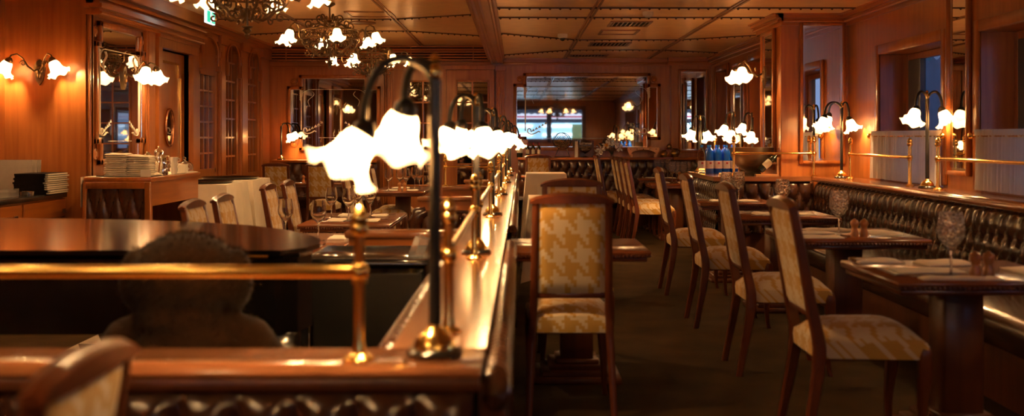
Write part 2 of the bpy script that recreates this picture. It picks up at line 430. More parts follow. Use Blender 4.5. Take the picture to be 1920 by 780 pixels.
# entablature over mirror and door on the left, and crown beyond it
m = MB().box(LX, LX+.13, 9.4, 12.5, 2.5, 2.83, 0).box(LX, LX+.17, 9.35, 12.55, 2.56, 2.60).box(LX, LX+.21, 9.35, 12.58, 2.70, 2.83)
m.tube([(LX+.17, 9.4, 2.66), (LX+.17, 12.5, 2.66)], .02, 8); m.tube([(LX+.14, 9.4, 2.52), (LX+.14, 12.5, 2.52)], .014, 8)
struct(m.build('trim_7', 'wall_wood_y', smooth=True))
crown('trim_8', (LX, 12.5), (LX, 16.3), CLF, (1, 0), ((0, .2), (.03, .12), (.06, .07), (.1, .03)))
crown('trim_9', (-4.95, 9.4), (LX-.0, 9.4), CLF, (0, -1), ((0, .16), (.04, .10), (.08, .05)), 'wall_wood_x')
crown('trim_10', (LX, 16.3), (-.42, 16.3), 2.56, (0, -1), ((0, .05), (.02, .03)), 'wall_wood_x')
crown('trim_11', (LX, 16.3), (-.42, 16.3), CLF, (0, -1), ((0, .03), (.02, .015)), 'wall_wood_x')

# pilasters between the left windows, with arched spandrels
def pilaster_l(y0, y1, name='trim_12'):
    m = MB().box(LX, LX+.035, y0, y1, FL, 2.74, .006).box(LX, LX+.07, y0-.02, y1+.02, 2.60, 2.72).box(LX, LX+.05, y0-.015, y1+.015, FL, FL+.2)
    m.box(LX+.035, LX+.045, y0+.04, y1-.04, .3, 2.5)
    return struct(m.build(name, 'wall_wood'))
pilaster_l(9.42, 9.50, 'trim_12'); pilaster_l(10.86, 11.12, 'trim_13'); pilaster_l(12.45, 12.66, 'trim_14'); pilaster_l(13.54, 13.80, 'trim_15')
pilaster_l(14.58, 14.94, 'trim_16'); pilaster_l(15.74, 16.25, 'trim_17')
def arch_frame(y0, y1, zs, ztop, name):
    """arched head: frame ring + spandrels; opening between y0,y1 springs at zs"""
    r = (y1-y0)/2; cy = (y0+y1)/2; N = 14; m = MB()
    pts = [(cy-r*cos(pi*i/N), zs+(ztop-zs)*sin(pi*i/N)) for i in range(N+1)]
    for i in range(N):
        (ya, za), (yb, zb) = pts[i], pts[i+1]
        m.prism([(ya, za), (yb, zb), (yb, ztop+.03), (ya, ztop+.03)], LX-.05, LX+.015, 'x')
    m.tube([(LX+.03, y0, zs-.15)]+[(LX+.03, y, z) for y, z in pts]+[(LX+.03, y1, zs-.15)], .018, 6)
    m.box(LX, LX+.07, y1-.005, y1+.07, zs-.22, zs-.04).box(LX, LX+.07, y0-.07, y0+.005, zs-.22, zs-.04)
    return struct(m.build(name, 'wall_wood', smooth=True))
arch_frame(12.74, 13.46, 2.45, 2.66, 'trim_18'); arch_frame(13.88, 14.5, 2.42, 2.66, 'trim_19'); arch_frame(15.02, 15.66, 2.44, 2.68, 'trim_20')
def muntin_window(name, y0, y1, z0, z1, nc, nr, curtain=True):
    x = LX-.045; m = MB()
    m.box(x-.03, x+.05, y0, y0+.045, z0, z1).box(x-.03, x+.05, y1-.045, y1, z0, z1).box(x-.03, x+.05, y0, y1, z0, z0+.05).box(x-.03, x+.05, y0, y1, z1-.04, z1)
    w_ = struct(m.build(name, 'wall_wood'))
    g_ = (y1-y0-.09)/nc; h = (z1-z0-.09)/nr
    for i in range(1, nc): MB().box(x-.012, x+.03, y0+.045+i*g_-.012, y0+.045+i*g_+.012, z0+.05, z1-.04).build('mullion', 'wall_wood', w_)
    for j in range(1, nr): MB().box(x-.012, x+.026, y0+.045, y1-.045, z0+.05+j*h-.012, z0+.05+j*h+.012).build('glazing_bar', 'wall_wood', w_)
    MB().box(x-.006, x+.002, y0+.04, y1-.04, z0+.05, z1-.04).build('pane', 'dark_mirror' if not curtain else 'pane', w_)
    if curtain:
        c = MB(); n = 40
        c.grid(lambda u, v: (x-.095+.018*sin(u*n*.9), y0+.02+u*(y1-y0-.04), z0+.02+v*(z1-z0)), n*2, 1)
        o_ = c.build('curtain', 'curtain_dark', w_, True)
        c = MB().grid(lambda u, v: (x-.055+.008*sin(u*20), y0+.30+u*.07, z0+.02+v*(z1-z0)), 10, 1)
        c.build('white_lining', 'sheer', w_, True)
        MB().box(LX-.24, LX-.215, y0-.05, y1+.05, z0-.05, z1+.1).build('back_board', 'black_matte', w_)
muntin_window('window_1', 12.74, 13.46, .9, 2.2, 3, 6, False)
muntin_window('window_2', 13.88, 14.5, .78, 2.70, 3, 7)
muntin_window('window_3', 15.02, 15.66, .78, 2.72, 3, 7)
# door in the left wall, brass edged, with an oval light
m = MB(); m.box(LX-.1, LX+.06, 11.16, 11.28, FL, 2.46).box(LX-.1, LX+.06, 12.35, 12.46, FL, 2.46).box(LX-.1, LX+.07, 11.14, 12.48, 2.36, 2.48).box(LX-.1, LX+.09, 11.12, 12.5, 2.46, 2.5)
struct(m.build('trim_21', 'wall_wood'))
d1 = struct(MB().box(LX-.10, LX-.05, 11.29, 12.34, FL+.01, 2.35, .004).build('door_1', 'wall_wood'))
m = MB(); b_ = LX-.045
for y0, y1, z0, z1 in ((11.42, 11.45, 2.05, 2.24), (11.42, 12.1, 2.21, 2.24), (12.07, 12.1, 2.08, 2.24), (12.07, 12.19, 2.06, 2.09), (12.16, 12.19, .0, 2.09), (11.42, 11.45, .0, .3), (11.34, 11.45, 2.05, 2.08), (11.34, 11.37, .3, 2.08)):
    m.box(b_-.006, b_+.014, y0, y1, z0, z1, .003)
m.build('brass_border', 'brass', d1)
N = 28
MB().tube([(b_+.01, 11.78+.13*cos(2*pi*i/N), 1.47+.21*sin(2*pi*i/N)) for i in range(N+1)], .018, 8).build('oval_frame', 'copper', d1, True)
MB().prism([(11.78+.12*cos(2*pi*i/N), 1.47+.20*sin(2*pi*i/N)) for i in range(N)], b_-.004, b_+.004, 'x').build('oval_pane', 'dark_mirror', d1)

# ---------------------------------------------------------------- mirrors
def stepped_mirror(name, label, u0, u1, z0, z1, su, sz, pos, facing, glass='dark_mirror', scale_orn=1.0, bars=0):
    """mirror on a wall; u along wall, facing '-y' or '+x'. Four notched corners."""
    pts = [(u0+su, z0), (u1-su, z0), (u1-su, z0+sz), (u1, z0+sz), (u1, z1-sz), (u1-su, z1-sz), (u1-su, z1), (u0+su, z1), (u0+su, z1-sz), (u0, z1-sz), (u0, z0+sz), (u0+su, z0+sz)]
    t = thing(name, label, 'mirror', ((u0+u1)/2, pos, z0) if facing == '-y' else (pos, (u0+u1)/2, z0))
    ou = (u0+u1)/2
    P = (lambda u, d, z: (u-ou, -d, z-z0)) if facing == '-y' else (lambda u, d, z: (d, u-ou, z-z0))
    ax = 'y' if facing == '-y' else 'x'
    sg = -1 if facing == '-y' else 1
    L = [(p[0]-ou, p[1]-z0) for p in pts]
    MB().prism(L, 0, sg*.02, ax).build('mirror_glass', glass, t)
    f = MB(); loop = pts+[pts[0]]
    for (ua, za), (ub, zb) in zip(loop, loop[1:]):
        if abs(ua-ub) < 1e-6: rr_ = (ua-.028, ua+.028, min(za, zb)-.028, max(za, zb)+.028)
        else: rr_ = (min(ua, ub)-.028, max(ua, ub)+.028, za-.028, za+.028)
        a0, a1, c0, c1 = rr_
        if facing == '-y': f.box(a0-ou, a1-ou, -.05, 0, c0-z0, c1-z0, .008)
        else: f.box(0, .05, a0-ou, a1-ou, c0-z0, c1-z0, .008)
    f.build('frame', 'wall_wood', t, True)
    # bevel strip
    bv = MB()
    for (ua, za), (ub, zb) in zip(loop, loop[1:]):
        q = (min(ua, ub), max(ua, ub), min(za, zb), max(za, zb))
        if q[1]-q[0] < 1e-6: q = (q[0]+.03*(1 if q[0] < ou else -1), 0, q[2], q[3]); a0, a1 = sorted((q[0]-.004, q[0]+.004)); c0, c1 = q[2]+.03, q[3]-.03
        else: a0, a1 = q[0]+.03, q[1]-.03; c0 = q[2]+(.03 if q[2] < (z0+z1)/2 else -.038); c1 = c0+.008
        if c1 <= c0 or a1 <= a0: continue
        if facing == '-y': bv.box(a0-ou, a1-ou, -.023, -.02, c0-z0, c1-z0)
        else: bv.box(.02, .023, a0-ou, a1-ou, c0-z0, c1-z0)
    if bv.v: bv.build('bevel', 'bevel_mirror', t)
    # etched border with scrolls
    e = MB(); i0, i1, j0, j1 = u0+su*1.05, u1-su*1.05, z0+sz*1.0, z1-sz*1.15
    k = scale_orn
    def ln(ps, r=.010): e.tube([P(u, .024, z) for u, z in ps], r*k, 5, True, .35)
    ln([(i0+.16*k, j1), (i1-.16*k, j1)]); ln([(i0+.28*k, j0), (i1-.28*k, j0)]); ln([(i0, j0+.12*k), (i0, j1-.12*k)]); ln([(i1, j0+.12*k), (i1, j1-.12*k)])
    for cx, s_ in ((i0, 1), (i1, -1)):
        ln([(cx+s_*(.16*k-.16*k*sin(a_)), j1-.12*k+.12*k*cos(a_)) for a_ in [pi/2*i/6 for i in range(7)]])
        sp = [(cx+s_*k*(.17-.05*t_+.05*(1-t_*.6)*sin(t_*7)), j1-.03*k-.24*k*t_) for t_ in [i/16 for i in range(17)]]; ln(sp, .010)
        for q in range(6):
            a_ = R(180-18*q); e.add([P(cx+s_*(.1*k*cos(a_)*-.4), .024, j1-.02*k-.025*k*q), P(cx-s_*.035*k, .024, j1-.0*k-.03*k*q), P(cx-s_*.005*k, .024, j1-.05*k-.03*k*q)], [(0, 1, 2)])
        sw = [(cx+s_*k*(.05+.045*cos(t_*9)*(1-t_*.3)+.22*t_*t_), j0+.10*k+.07*k*sin(t_*9)*(1-t_)) for t_ in [i/22 for i in range(23)]]; ln(sw, .009)
        for q in range(5):
            u, z = cx+s_*k*(.10+.05*q), j0+k*(.11+.028*q); e.add([P(u, .024, z), P(u+s_*.03*k, .024, z+.045*k), P(u+s_*.05*k, .024, z+.01*k)], [(0, 1, 2)])
        ln([(cx+s_*.05*k, j0+.08*k), (cx+s_*.18*k, j0+.15*k), (cx+s_*.32*k, j0+.2*k)], .005)
    tag(e.build('etched_border', 'etched', t), 'pale etched border with scrolls')
    return t
stepped_mirror('wall_mirror', 'stepped mirror on the back wall left of the glazed doors, etched scroll border', -3.66, -2.22, 1.17, 2.33, .19, .18, 16.3, '-y')
stepped_mirror('wall_mirror', 'widest stepped mirror on the back wall above the tufted bench, reflecting the lit shop', -.03, 2.28, 1.17, 2.36, .16, .17, 16.3, '-y')
stepped_mirror('wall_mirror', 'tall etched mirror on the left wall behind the napkin stacks', 9.56, 10.78, 1.12, 2.44, .10, .20, LX, '+x', 'mirror', .8)
def rosette(px_, y, z, facing, par=None):
    m = MB(); ax = 'y' if facing == '-y' else 'x'; sg = -1 if facing == '-y' else 1
    m.lathe([(.055, 0), (.055, sg*.02), (.04, sg*.028), (.034, sg*.018), (.02, sg*.03), (.0, sg*.034)], (0, 0, 0), 18, ax)
    return m.build('rosette', 'wall_wood', par, True, (px_, y, z))
ro = []
for k, (x, z, w_) in enumerate(((-3.58, 2.25, 'upper left of the left back mirror'), (-3.58, 1.25, 'lower left of the left back mirror'), (.05, 2.29, 'upper left of the widest back mirror'), (2.20, 2.29, 'upper right of the widest back mirror'))):
    tag(rosette(x, 16.3, z, '-y'), 'round carved wooden rosette at the '+w_, 'ornament', 'carved rosettes')
for y, z, w_ in ((9.58, 2.36, 'near top corner'), (10.76, 2.36, 'far top corner'), (9.58, 1.2, 'near bottom corner')):
    tag(rosette(LX, y, z, '+x'), 'round carved wooden rosette at the '+w_+' of the left wall mirror', 'ornament', 'carved rosettes')
def plain_mirror(name, label, u0, u1, z0, z1, pos, facing, glass='mirror', fr=.035):
    t = thing(name, label, 'mirror', ((u0+u1)/2, pos, z0) if facing == '-y' else (pos, (u0+u1)/2, z0))
    h = z1-z0; w_ = (u1-u0)/2; d = -1
    g_ = MB(); f = MB(); b2 = MB()
    def bx(m, a0, a1, c0, c1, e0, e1, ch=0):
        if facing == '-y': m.box(a0, a1, -e1, -e0, c0, c1, ch)
        else: m.box(-e1, -e0, a0, a1, c0, c1, ch)
    bx(g_, -w_, w_, 0, h, 0, .015)
    for a0, a1, c0, c1 in ((-w_-fr, -w_, -fr, h+fr), (w_, w_+fr, -fr, h+fr), (-w_, w_, -fr, 0), (-w_, w_, h, h+fr)): bx(f, a0, a1, c0, c1, 0, .04, .006)
    for a0, a1, c0, c1 in ((-w_+.004, -w_+.022, .004, h-.004), (w_-.022, w_-.004, .004, h-.004), (-w_+.022, w_-.022, .004, .022), (-w_+.022, w_-.022, h-.022, h-.004)): bx(b2, a0, a1, c0, c1, .015, .018)
    g_.build('mirror_glass', glass, t); f.build('frame', 'wall_wood', t, True); b2.build('bevel', 'bevel_mirror', t)
    return t
plain_mirror('wall_mirror', 'tall framed mirror facing us on the front of the square pillar', 2.93, 3.33, 1.12, 2.50, 10.4, '-y')
plain_mirror('wall_mirror', 'narrow framed mirror at the right end of the back wall', 2.60, 3.0, 1.15, 2.40, 16.12, '-y')
plain_mirror('wall_mirror', 'slim mirror strip on the aisle side of the square pillar', 10.62, 11.1, 1.05, 2.46, 2.71, '-x')
plain_mirror('wall_mirror', 'slim full height mirror strip between the two curtained windows', 7.60, 7.92, 1.10, 2.58, RX, '-x')
plain_mirror('wall_mirror', 'slim mirror between the two far right windows', 13.72, 14.42, 1.1, 2.36, RX2, '-x')

# ---------------------------------------------------------------- back wall doors, pilasters, vent
dd = struct(MB().box(-2.06, -1.16, 16.22, 16.27, FL, 2.44, .004).build('door_2', 'wall_wood'))
dd3 = struct(MB().box(-1.13, -.36, 16.22, 16.27, FL, 2.44, .004).build('door_3', 'wall_wood'))
def door_glass(par, x0, x1, z0, z1, nr):
    MB().box(x0, x1, 16.205, 16.222, z0, z1).build('pane', 'dark_mirror', par)
    f = MB()
    for a0, a1, c0, c1 in ((x0-.03, x0, z0-.03, z1+.03), (x1, x1+.03, z0-.03, z1+.03), (x0, x1, z0-.03, z0), (x0, x1, z1, z1+.03)): f.box(a0, a1, 16.18, 16.22, c0, c1, .006)
    f.build('glazing_frame', 'wall_wood', par, True)
    xm = (x0+x1)/2; MB().box(xm-.012, xm+.012, 16.185, 16.21, z0, z1).build('mullion', 'wall_wood', par)
    for j in range(1, nr): z = z1-(z1-z0)*j/nr; MB().box(x0, x1, 16.19, 16.21, z-.012, z+.012).build('glazing_bar', 'wall_wood', par)
door_glass(dd, -1.76, -1.24, .6, 2.24, 5); door_glass(dd3, -.95, -.47, .6, 2.24, 5)
struct(MB().box(-2.14, -.33, 16.2, 16.3, 2.44, 2.50).box(-2.12, -2.06, 16.2, 16.3, FL, 2.44).box(-1.16, -1.13, 16.2, 16.24, FL, 2.44).build('trim_22', 'wall_wood'))
def fluted(x0, x1, name):
    m = MB().box(x0, x1, 16.2, 16.3, FL, 2.5).box(x0-.02, x1+.02, 16.17, 16.3, 2.42, 2.5, .006).box(x0-.01, x1+.01, 16.16, 16.3, FL, .25)
    n = 5; g_ = (x1-x0)/n
    for i in range(n): m.tube([(x0+g_*(i+.5), 16.2, .3), (x0+g_*(i+.5), 16.2, 2.40)], g_*.36, 6)
    return struct(m.build(name, 'wall_wood', smooth=True))
fluted(-.33, -.19, 'trim_23'); fluted(-2.10, -1.96-.0, 'trim_24') if False else fluted(-2.14, -1.98, 'trim_24')
v = thing('vent_grille', 'long wooden slatted vent grille along the top of the back wall', 'vent', (-2.2, 16.28, 2.58))
MB().box(-1.78, 1.78, -.02, .01, 0, .24).build('backing', 'black_matte', v)
sm = MB().box(-1.78, 1.78, -.05, -.02, -.012, .012, .004).mesh('slat', 'wall_wood_x')
for i in range(6):
    s_ = bpy.data.objects.new('slat', sm); COL.objects.link(s_); s_.parent = v; s_.location = (0, 0, .015+i*.043)
for x in (-1.5, -.5, .5, 1.5): MB().box(x-.008, x+.008, -.045, -.02, 0, .24).build('divider', 'wall_wood', v)
# baseboards
struct(MB().box(LX, LX+.02, 9.4, 11.1, FL, FL+.15).build('baseboard_left', 'dark_wood'))

# ---------------------------------------------------------------- right windows: recess, glass, frame, curtains
def right_window(name, y0, y1, z0, z1, x, depth=.34):
    m = MB(); xo = x+depth
    xi = x+.12 if x == RX else x+.15
    m.box(xi, xo, y0-.06, y0, z0, z1+.06).box(xi, xo, y1, y1+.06, z0, z1+.06).box(xi, xo, y0, y1, z1, z1+.06).box(xi, xo, y0, y1, z0-.05, z0)
    w_ = struct(m.build(name, 'wall_wood'))
    f = MB(); xf = xo-.1
    for a0, a1, c0, c1 in ((y0, y0+.06, z0, z1), (y1-.06, y1, z0, z1), (y0+.06, y1-.06, z0, z0+.06), (y0+.06, y1-.06, z1-.06, z1)): f.box(xf, xf+.06, a0, a1, c0, c1, .006)
    f.build('window_frame', 'wall_wood', w_)
    s_ = MB().box(xf+.0, xf+.05, y1-.34, y1-.06, z0+.06, z1-.06); s_.build('side_panel', 'window_frame_grey', w_)
    MB().box(xf+.03, xf+.036, y0+.05, y1-.05, z0+.05, z1-.05).build('pane', 'pane', w_)
    c = MB()
    for a0, a1, c0, c1 in ((y0-.09, y0, z0, z1+.09), (y1, y1+.09, z0, z1+.09), (y0, y1, z1, z1+.09)): c.box(x-.025, x+.0, a0, a1, c0, c1, .008)
    c.build('casing', 'wall_wood', w_, True)
right_window('window_4', 8.08, 9.48, .98, 2.13, RX)
right_window('window_5', 4.2, 7.42, .98, 2.13, RX)
right_window('window_6', 1.0, 3.6, .98, 2.13, RX)
right_window('window_7', 12.78, 13.52, 1.0, 2.36, RX2)
right_window('window_8', 14.88, 15.68, 1.0, 2.36, RX2)
def cafe(label, y0, y1, x, z0, z1):
    t = thing('cafe_curtain', label, 'curtain', (x, (y0+y1)/2, z0), 0)
    L = (y1-y0)/2; n = int((y1-y0)/.012); ph = random.random()*6
    def fn(u, v_):
        y = -L+u*2*L; amp = .016*(1.15-.5*v_); return (amp*sin(y*105+ph+1.6*sin(y*7))+.006*sin(y*31), y, v_*(z1-z0))
    MB().grid(fn, n*2, 4).build('curtain_panel', 'sheer', t, True)
    def hd(u, v_):
        y = -L+u*2*L; return (.020*sin(y*150+ph), y, (z1-z0)+.045*v_)
    MB().grid(hd, n*2, 2).build('ruffled_heading', 'sheer', t, True)
    MB().tube([(0, -L-.05, z1-z0+.0), (0, L+.05, z1-z0+.0)], .009, 8).build('curtain_rod', 'brass', t, True)
    for s_ in (-1, 1):
        k = MB(); k.ell((0, s_*(L+.06), z1-z0), .026); k.tube([(0, s_*(L+.05), z1-z0), (.06, s_*(L+.05), z1-z0)], .008, 6); k.build('rod_finial', 'brass', t, True)
    return t
cafe('sheer white cafe curtain across the window right of the pillar', 8.02, 9.54, RX-.055, .975, 1.37)
cafe('sheer white cafe curtain across the nearest window at the right edge', 4.1, 7.40, RX-.055, .975, 1.37)
# outside, right
o = MB().box(3.9, 14, -6, 24, -.4, -.2).build('street', 'asphalt'); struct(o)
fb = thing('street_building', 'dark facade across the street seen through the right windows', 'building', (9.0, 8, -.2))
MB().box(0, .5, -12, 40, 0, 7).build('wall', 'facade', fb)
for i in range(17):
    y = -10+i*2.7; MB().box(-.03, .01, y, y+1.4, 1.0, 2.6, 0).build('window', 'shop_light' if i in (2, 5, 6, 11, 13) else 'black_gloss', fb)
def awning(label, x, y0, y1, z, dz=.35, proj=.9):
    t = thing('awning', label, 'awning', (x, y0, z)); n = int((y1-y0)/.22); s_ = (y1-y0)/n
    for k in range(2):
        m = MB()
        for i in range(n):
            if i % 2 != k: continue
            a0, a1 = i*s_, (i+1)*s_
            m.add([(0, a0, 0), (0, a1, 0), (-proj, a1, -dz), (-proj, a0, -dz), (.0, a0, .02), (0, a1, .02), (-proj, a1, -dz+.02), (-proj, a0, -dz+.02)], [(0, 1, 2, 3), (7, 6, 5, 4), (3, 2, 6, 7), (0, 3, 7, 4), (1, 5, 6, 2)])
            N_ = 6; v_ = [(-proj, a0+s_*j/N_, -dz+.02) for j in range(N_+1)]+[(-proj, a0+s_*j/N_, -dz-.12-.05*sin(pi*j/N_)) for j in range(N_+1)]
            m.add(v_, [(j, j+1, N_+2+j, N_+1+j) for j in range(N_)])
        m.build('stripe', ('awning_white', 'awning_green')[k], t)
    return t
awning('striped awning outside, seen through the window right of the pillar', 5.9, 11.5, 17.5, 2.80, .35)
awning('striped awning outside, seen through the nearest right window', 5.9, 6.0, 10.8, 2.85, .35)
# outside, behind the camera: the lit shop that the back mirror reflects
sh = thing('shop_front', 'brightly lit shop front with scalloped awning, reflected in the widest back mirror', 'shop', (1.2, -6.0, 0))
MB().box(-5, 5, -.4, -.2, 0, 6).build('wall', 'facade', sh)
MB().box(-2.6, 2.2, -.2, -.15, .9, 1.9).build('shop_window', 'shop_light', sh)
for z in (1.15, 1.45, 1.78):
    for x0, x1 in ((-2.2, -.6), (-.2, 1.3)): MB().box(x0, x1, -.14, -.1, z-.03, z+.03).build('light_tube', 'shop_tube', sh)
aw = MB(); n = 22
for i in range(n):
    x0 = -2.8+i*.24; aw.add([(x0, .1, 2.05), (x0+.24, .1, 2.05), (x0+.24, .1, 2.22), (x0+.12, .1, 2.27), (x0, .1, 2.22), (x0, .0, 2.05), (x0+.24, .0, 2.05)], [(0, 1, 2, 3, 4), (0, 5, 6, 1)])
aw.build('valance', 'shop_white', sh); MB().box(-2.8, 2.5, .1, .13, 2.10, 2.16).build('red_stripe', 'shop_red', sh)
MB().box(.9, 2.2, -.1, -.06, .95, 1.85).build('sign_board', 'shop_sign', sh)
struct(MB().box(-8, 10, -9, -2.9, -.4, -.2).build('street', 'asphalt'))
def rear_window(name, x0, x1, z0, z1):
    m = MB()
    for a0, a1, c0, c1 in ((x0-.08, x0+.05, z0-.08, z1+.08), (x1-.05, x1+.08, z0-.08, z1+.08), (x0+.05, x1-.05, z0-.08, z0+.05), (x0+.05, x1-.05, z1-.05, z1+.08)): m.box(a0, a1, -2.6, -2.46, c0, c1)
    w_ = struct(m.build(name, 'dark_wood')); MB().box(x0, x1, -2.6, -2.594, z0, z1).build('pane', 'pane', w_)
rear_window('window_9', -.05, 1.08, 1.25, 2.35); rear_window('window_10', 1.15, 2.3, 1.25, 2.35)

# ================================================================ lamps
def ruffle(m, c, tilt, az, s=1.0, inner=True):
    """bell shade hanging from c (neck), axis tilted from straight down by tilt toward azimuth az"""
    import mathutils as mu
    prof = [(.026, 0), (.036, .012), (.043, .032), (.046, .055), (.054, .078), (.068, .098), (.088, .112)]
    seg = 36; rot = mu.Matrix.Rotation(az, 4, 'Z') @ mu.Matrix.Rotation(-tilt, 4, 'Y')
    vs = []
    for i, (r, d) in enumerate(prof):
        t = max(0, (i-3)/3)
        for k in range(seg):
            a = 2*pi*k/seg; rr = r*(1+.13*t*cos(6*a)); dz = -d+.014*t*cos(6*a+.4)*t
            p = rot @ mu.Vector((rr*cos(a)*s, rr*sin(a)*s, dz*s)); vs.append((p.x+c[0], p.y+c[1], p.z+c[2]))
    fs = [(i*seg+k, (i+1)*seg+k, (i+1)*seg+(k+1) % seg, i*seg+(k+1) % seg) for i in range(len(prof)-1) for k in range(seg)]
    fs.append(tuple(range(seg)))
    m.add(vs, fs)
    d = rot @ mu.Vector((0, 0, -.062*s)); return (c[0]+d.x, c[1]+d.y, c[2]+d.z), rot
def add_shade(par, c, tilt, az, s=1.0, holder='iron'):
    m = MB(); bc, rot = ruffle(m, c, tilt, az, s)
    sh_ = m.build('shade', 'shade', par, True)
    MB().ell(bc, (.017*s, .017*s, .022*s), 10, 6).build('bulb', 'bulb', sh_, True)
    import mathutils as mu
    h = MB(); prof = [(.004, .035), (.016, .03), (.030, .012), (.031, -.008), (.028, -.010)]
    seg = 12; vs = []
    for r, z in prof:
        for k in range(seg):
            a = 2*pi*k/seg; p = rot @ mu.Vector((r*cos(a)*s, r*sin(a)*s, z*s)); vs.append((p.x+c[0], p.y+c[1], p.z+c[2]))
    h.add(vs, [(i*seg+k, i*seg+(k+1) % seg, (i+1)*seg+(k+1) % seg, (i+1)*seg+k) for i in range(len(prof)-1) for k in range(seg)])
    h.build('lamp_holder', holder, par, True); return sh_
def desk_lamp(name, label, loc, arms, h=.70, group=None):
    """arms: list of (azimuth deg, reach, drop, tilt)"""
    t = thing(name, label, 'lamp', loc, 0, group)
    MB().lathe([(.0, 0), (.068, 0), (.070, .008), (.064, .016), (.05, .02), (0, .02)], seg=28).build('foot', 'black_gloss', t, True)
    MB().lathe([(.052, .018), (.050, .030), (.038, .050), (.024, .062), (.016, .068), (.013, .080)], seg=24).build('dome', 'brass', t, True)
    MB().tube([(0, 0, .06), (0, 0, h-.03)], .0148, 12).build('pole', 'iron', t, True)
    MB().lathe([(.0, h+.035), (.006, h+.03), (.013, h+.018), (.008, h+.006), (.016, h-.004), (.016, h-.02), (.012, h-.03)], seg=14).build('finial', 'brass', t, True)
    for az, reach, drop, tilt in arms:
        a = R(az); ux, uy = cos(a), sin(a); z0 = h-.06; pts = []
        zt = h+.02
        for i in range(15):
            q = i/14; ang = pi*q
            x = reach*(1-cos(ang))/2; z = z0+(zt-z0)*sin(min(ang, pi/2)) if q <= .5 else zt-(zt-(h-drop))*(1-sin(ang))
            pts.append((ux*x, uy*x, z))
        MB().tube([(0, 0, z0-.08)]+pts, .0105, 8).build('arm', 'iron', t, True)
        add_shade(t, (ux*reach, uy*reach, h-drop-.03), R(tilt), a)
    return t
LP = .83   # partition ledge height
LG = 'ruffled glass lamps on the brass-railed ledges'
desk_lamp('ledge_lamp', 'large blurred ruffled glass lamp nearest the camera, on the partition corner', (-.20, 2.47, LP), [(200, .175, .13, 32), (140, .105, .075, 22)], .70, LG)
names = ['second', 'third', 'fourth', 'fifth', 'sixth']
for k, (x, y) in enumerate(((-.185, 4.62), (-.165, 6.9), (-.15, 9.3), (-.13, 11.8), (-.11, 13.9))):
    desk_lamp('ledge_lamp', names[k]+' twin-shade lamp from the camera along the central partition', (x, y, LP), [(205, .13, .10, 25), (155, .08, .09, 20), (-60, .06, .10, 20)] if k < 2 else [(215, .12, .10, 25), (-50, .09, .10, 20)], .70, LG)
LR = .96
desk_lamp('ledge_lamp', 'twin-shade lamp in front of the curtained window right of the pillar', (3.22, 7.95, LR), [(215, .15, .09, 28), (-35, .11, .10, 24)], .735, LG)
desk_lamp('ledge_lamp', 'twin-shade lamp at the foot of the pillar mirror', (3.18, 9.92, LR), [(200, .20, .10, 22), (-30, .07, .12, 22), (165, .12, .08, 20)], .72, LG)
desk_lamp('ledge_lamp', 'ledge lamp beyond the right edge of the view, beside the nearest table', (3.22, 5.6, LR), [(215, .15, .09, 28), (-35, .11, .10, 24)], .735, LG)
desk_lamp('ledge_lamp', 'ledge lamp beyond the right edge of the view, nearest the camera', (3.22, 3.3, LR), [(215, .15, .09, 28), (-35, .11, .10, 24)], .735, LG)
desk_lamp('ledge_lamp', 'lamp behind the blue bottles, left of the steel bowl', (2.45, 11.42, LR), [(200, .11, .10, 26), (240, .09, .16, 20)], .66, LG)
desk_lamp('ledge_lamp', 'lamp at the far left corner of the bottle ledge', (2.08, 11.5, LR), [(20, .07, .12, 24), (160, .08, .11, 24)], .62, LG)
desk_lamp('ledge_lamp', 'lamp on the ledge by the far right windows', (2.86, 12.3, 1.01), [(200, .12, .08, 24), (250, .10, .18, 24)], .62, LG)
desk_lamp('ledge_lamp', 'last lamp at the far end of the partition, beside the wine bottles', (-.10, 15.4, LP), [(-20, .14, .18, 20), (200, .1, .16, 20)], .68, LG)
desk_lamp('ledge_lamp', 'black pole lamp in the back left corner behind the upholstered chairs', (-3.72, 16.0, 1.0), [(-15, .13, .12, 25), (10, .19, .09, 25)], .56, LG)

# wall sconces
def sconce(label, loc, facing, s=1.0, kind=0):
    rz = {'-y': 0, '+x': R(90), '-x': R(-90)}[facing]
    t = thing('wall_sconce', label, 'sconce', loc, rz, 'ruffled glass wall sconces')
    m = MB().prism([(-.055, .02), (-.03, -.10), (0, -.14), (.03, -.10), (.055, .02), (.035, .07), (0, .10), (-.035, .07)], -.02, 0, 'y')
    m.ell((0, -.02, 0), (.035, .02, .05)); m.ell((0, -.025, -.05), (.02, .015, .03))
    m.build('backplate', 'bronze', t, True)
    for sx in (-1, 1):
        pts = [(0, -.02, .02), (sx*.03, -.06, -.01), (sx*.07, -.10, .03), (sx*.10, -.13, .10), (sx*.14, -.16, .14), (sx*.18, -.18, .125), (sx*.20, -.19, .09)]
        if kind: pts = [(x*.7, y*1.5, z) for x, y, z in pts]
        MB().tube(pts, [.010, .010, .009, .009, .008, .008, .008], 8).build('arm', 'bronze', t, True)
        cu = MB().tube([(sx*(.10+.028*cos(q*.5)*(1-q/22)), -.13, .055+.028*sin(q*.5)*(1-q/22)) for q in range(16)], .005, 6)
        cu.build('scroll', 'bronze', t, True)
        e = pts[-1]; add_shade(t, (e[0], e[1], e[2]-.02), R(28), R(180) if sx < 0 else 0, 1.15, 'bronze')
    return t
sconce('twin sconce on the bare wood wall at the far left above the menus', (-4.42, 9.4, 1.98), '-y')
sconce('twin sconce hanging before the tall left wall mirror', (LX+.02, 10.25, 1.98), '+x', kind=1)
sconce('twin sconce on the aisle side of the square pillar', (2.66, 10.85, 2.02), '-x', kind=1)

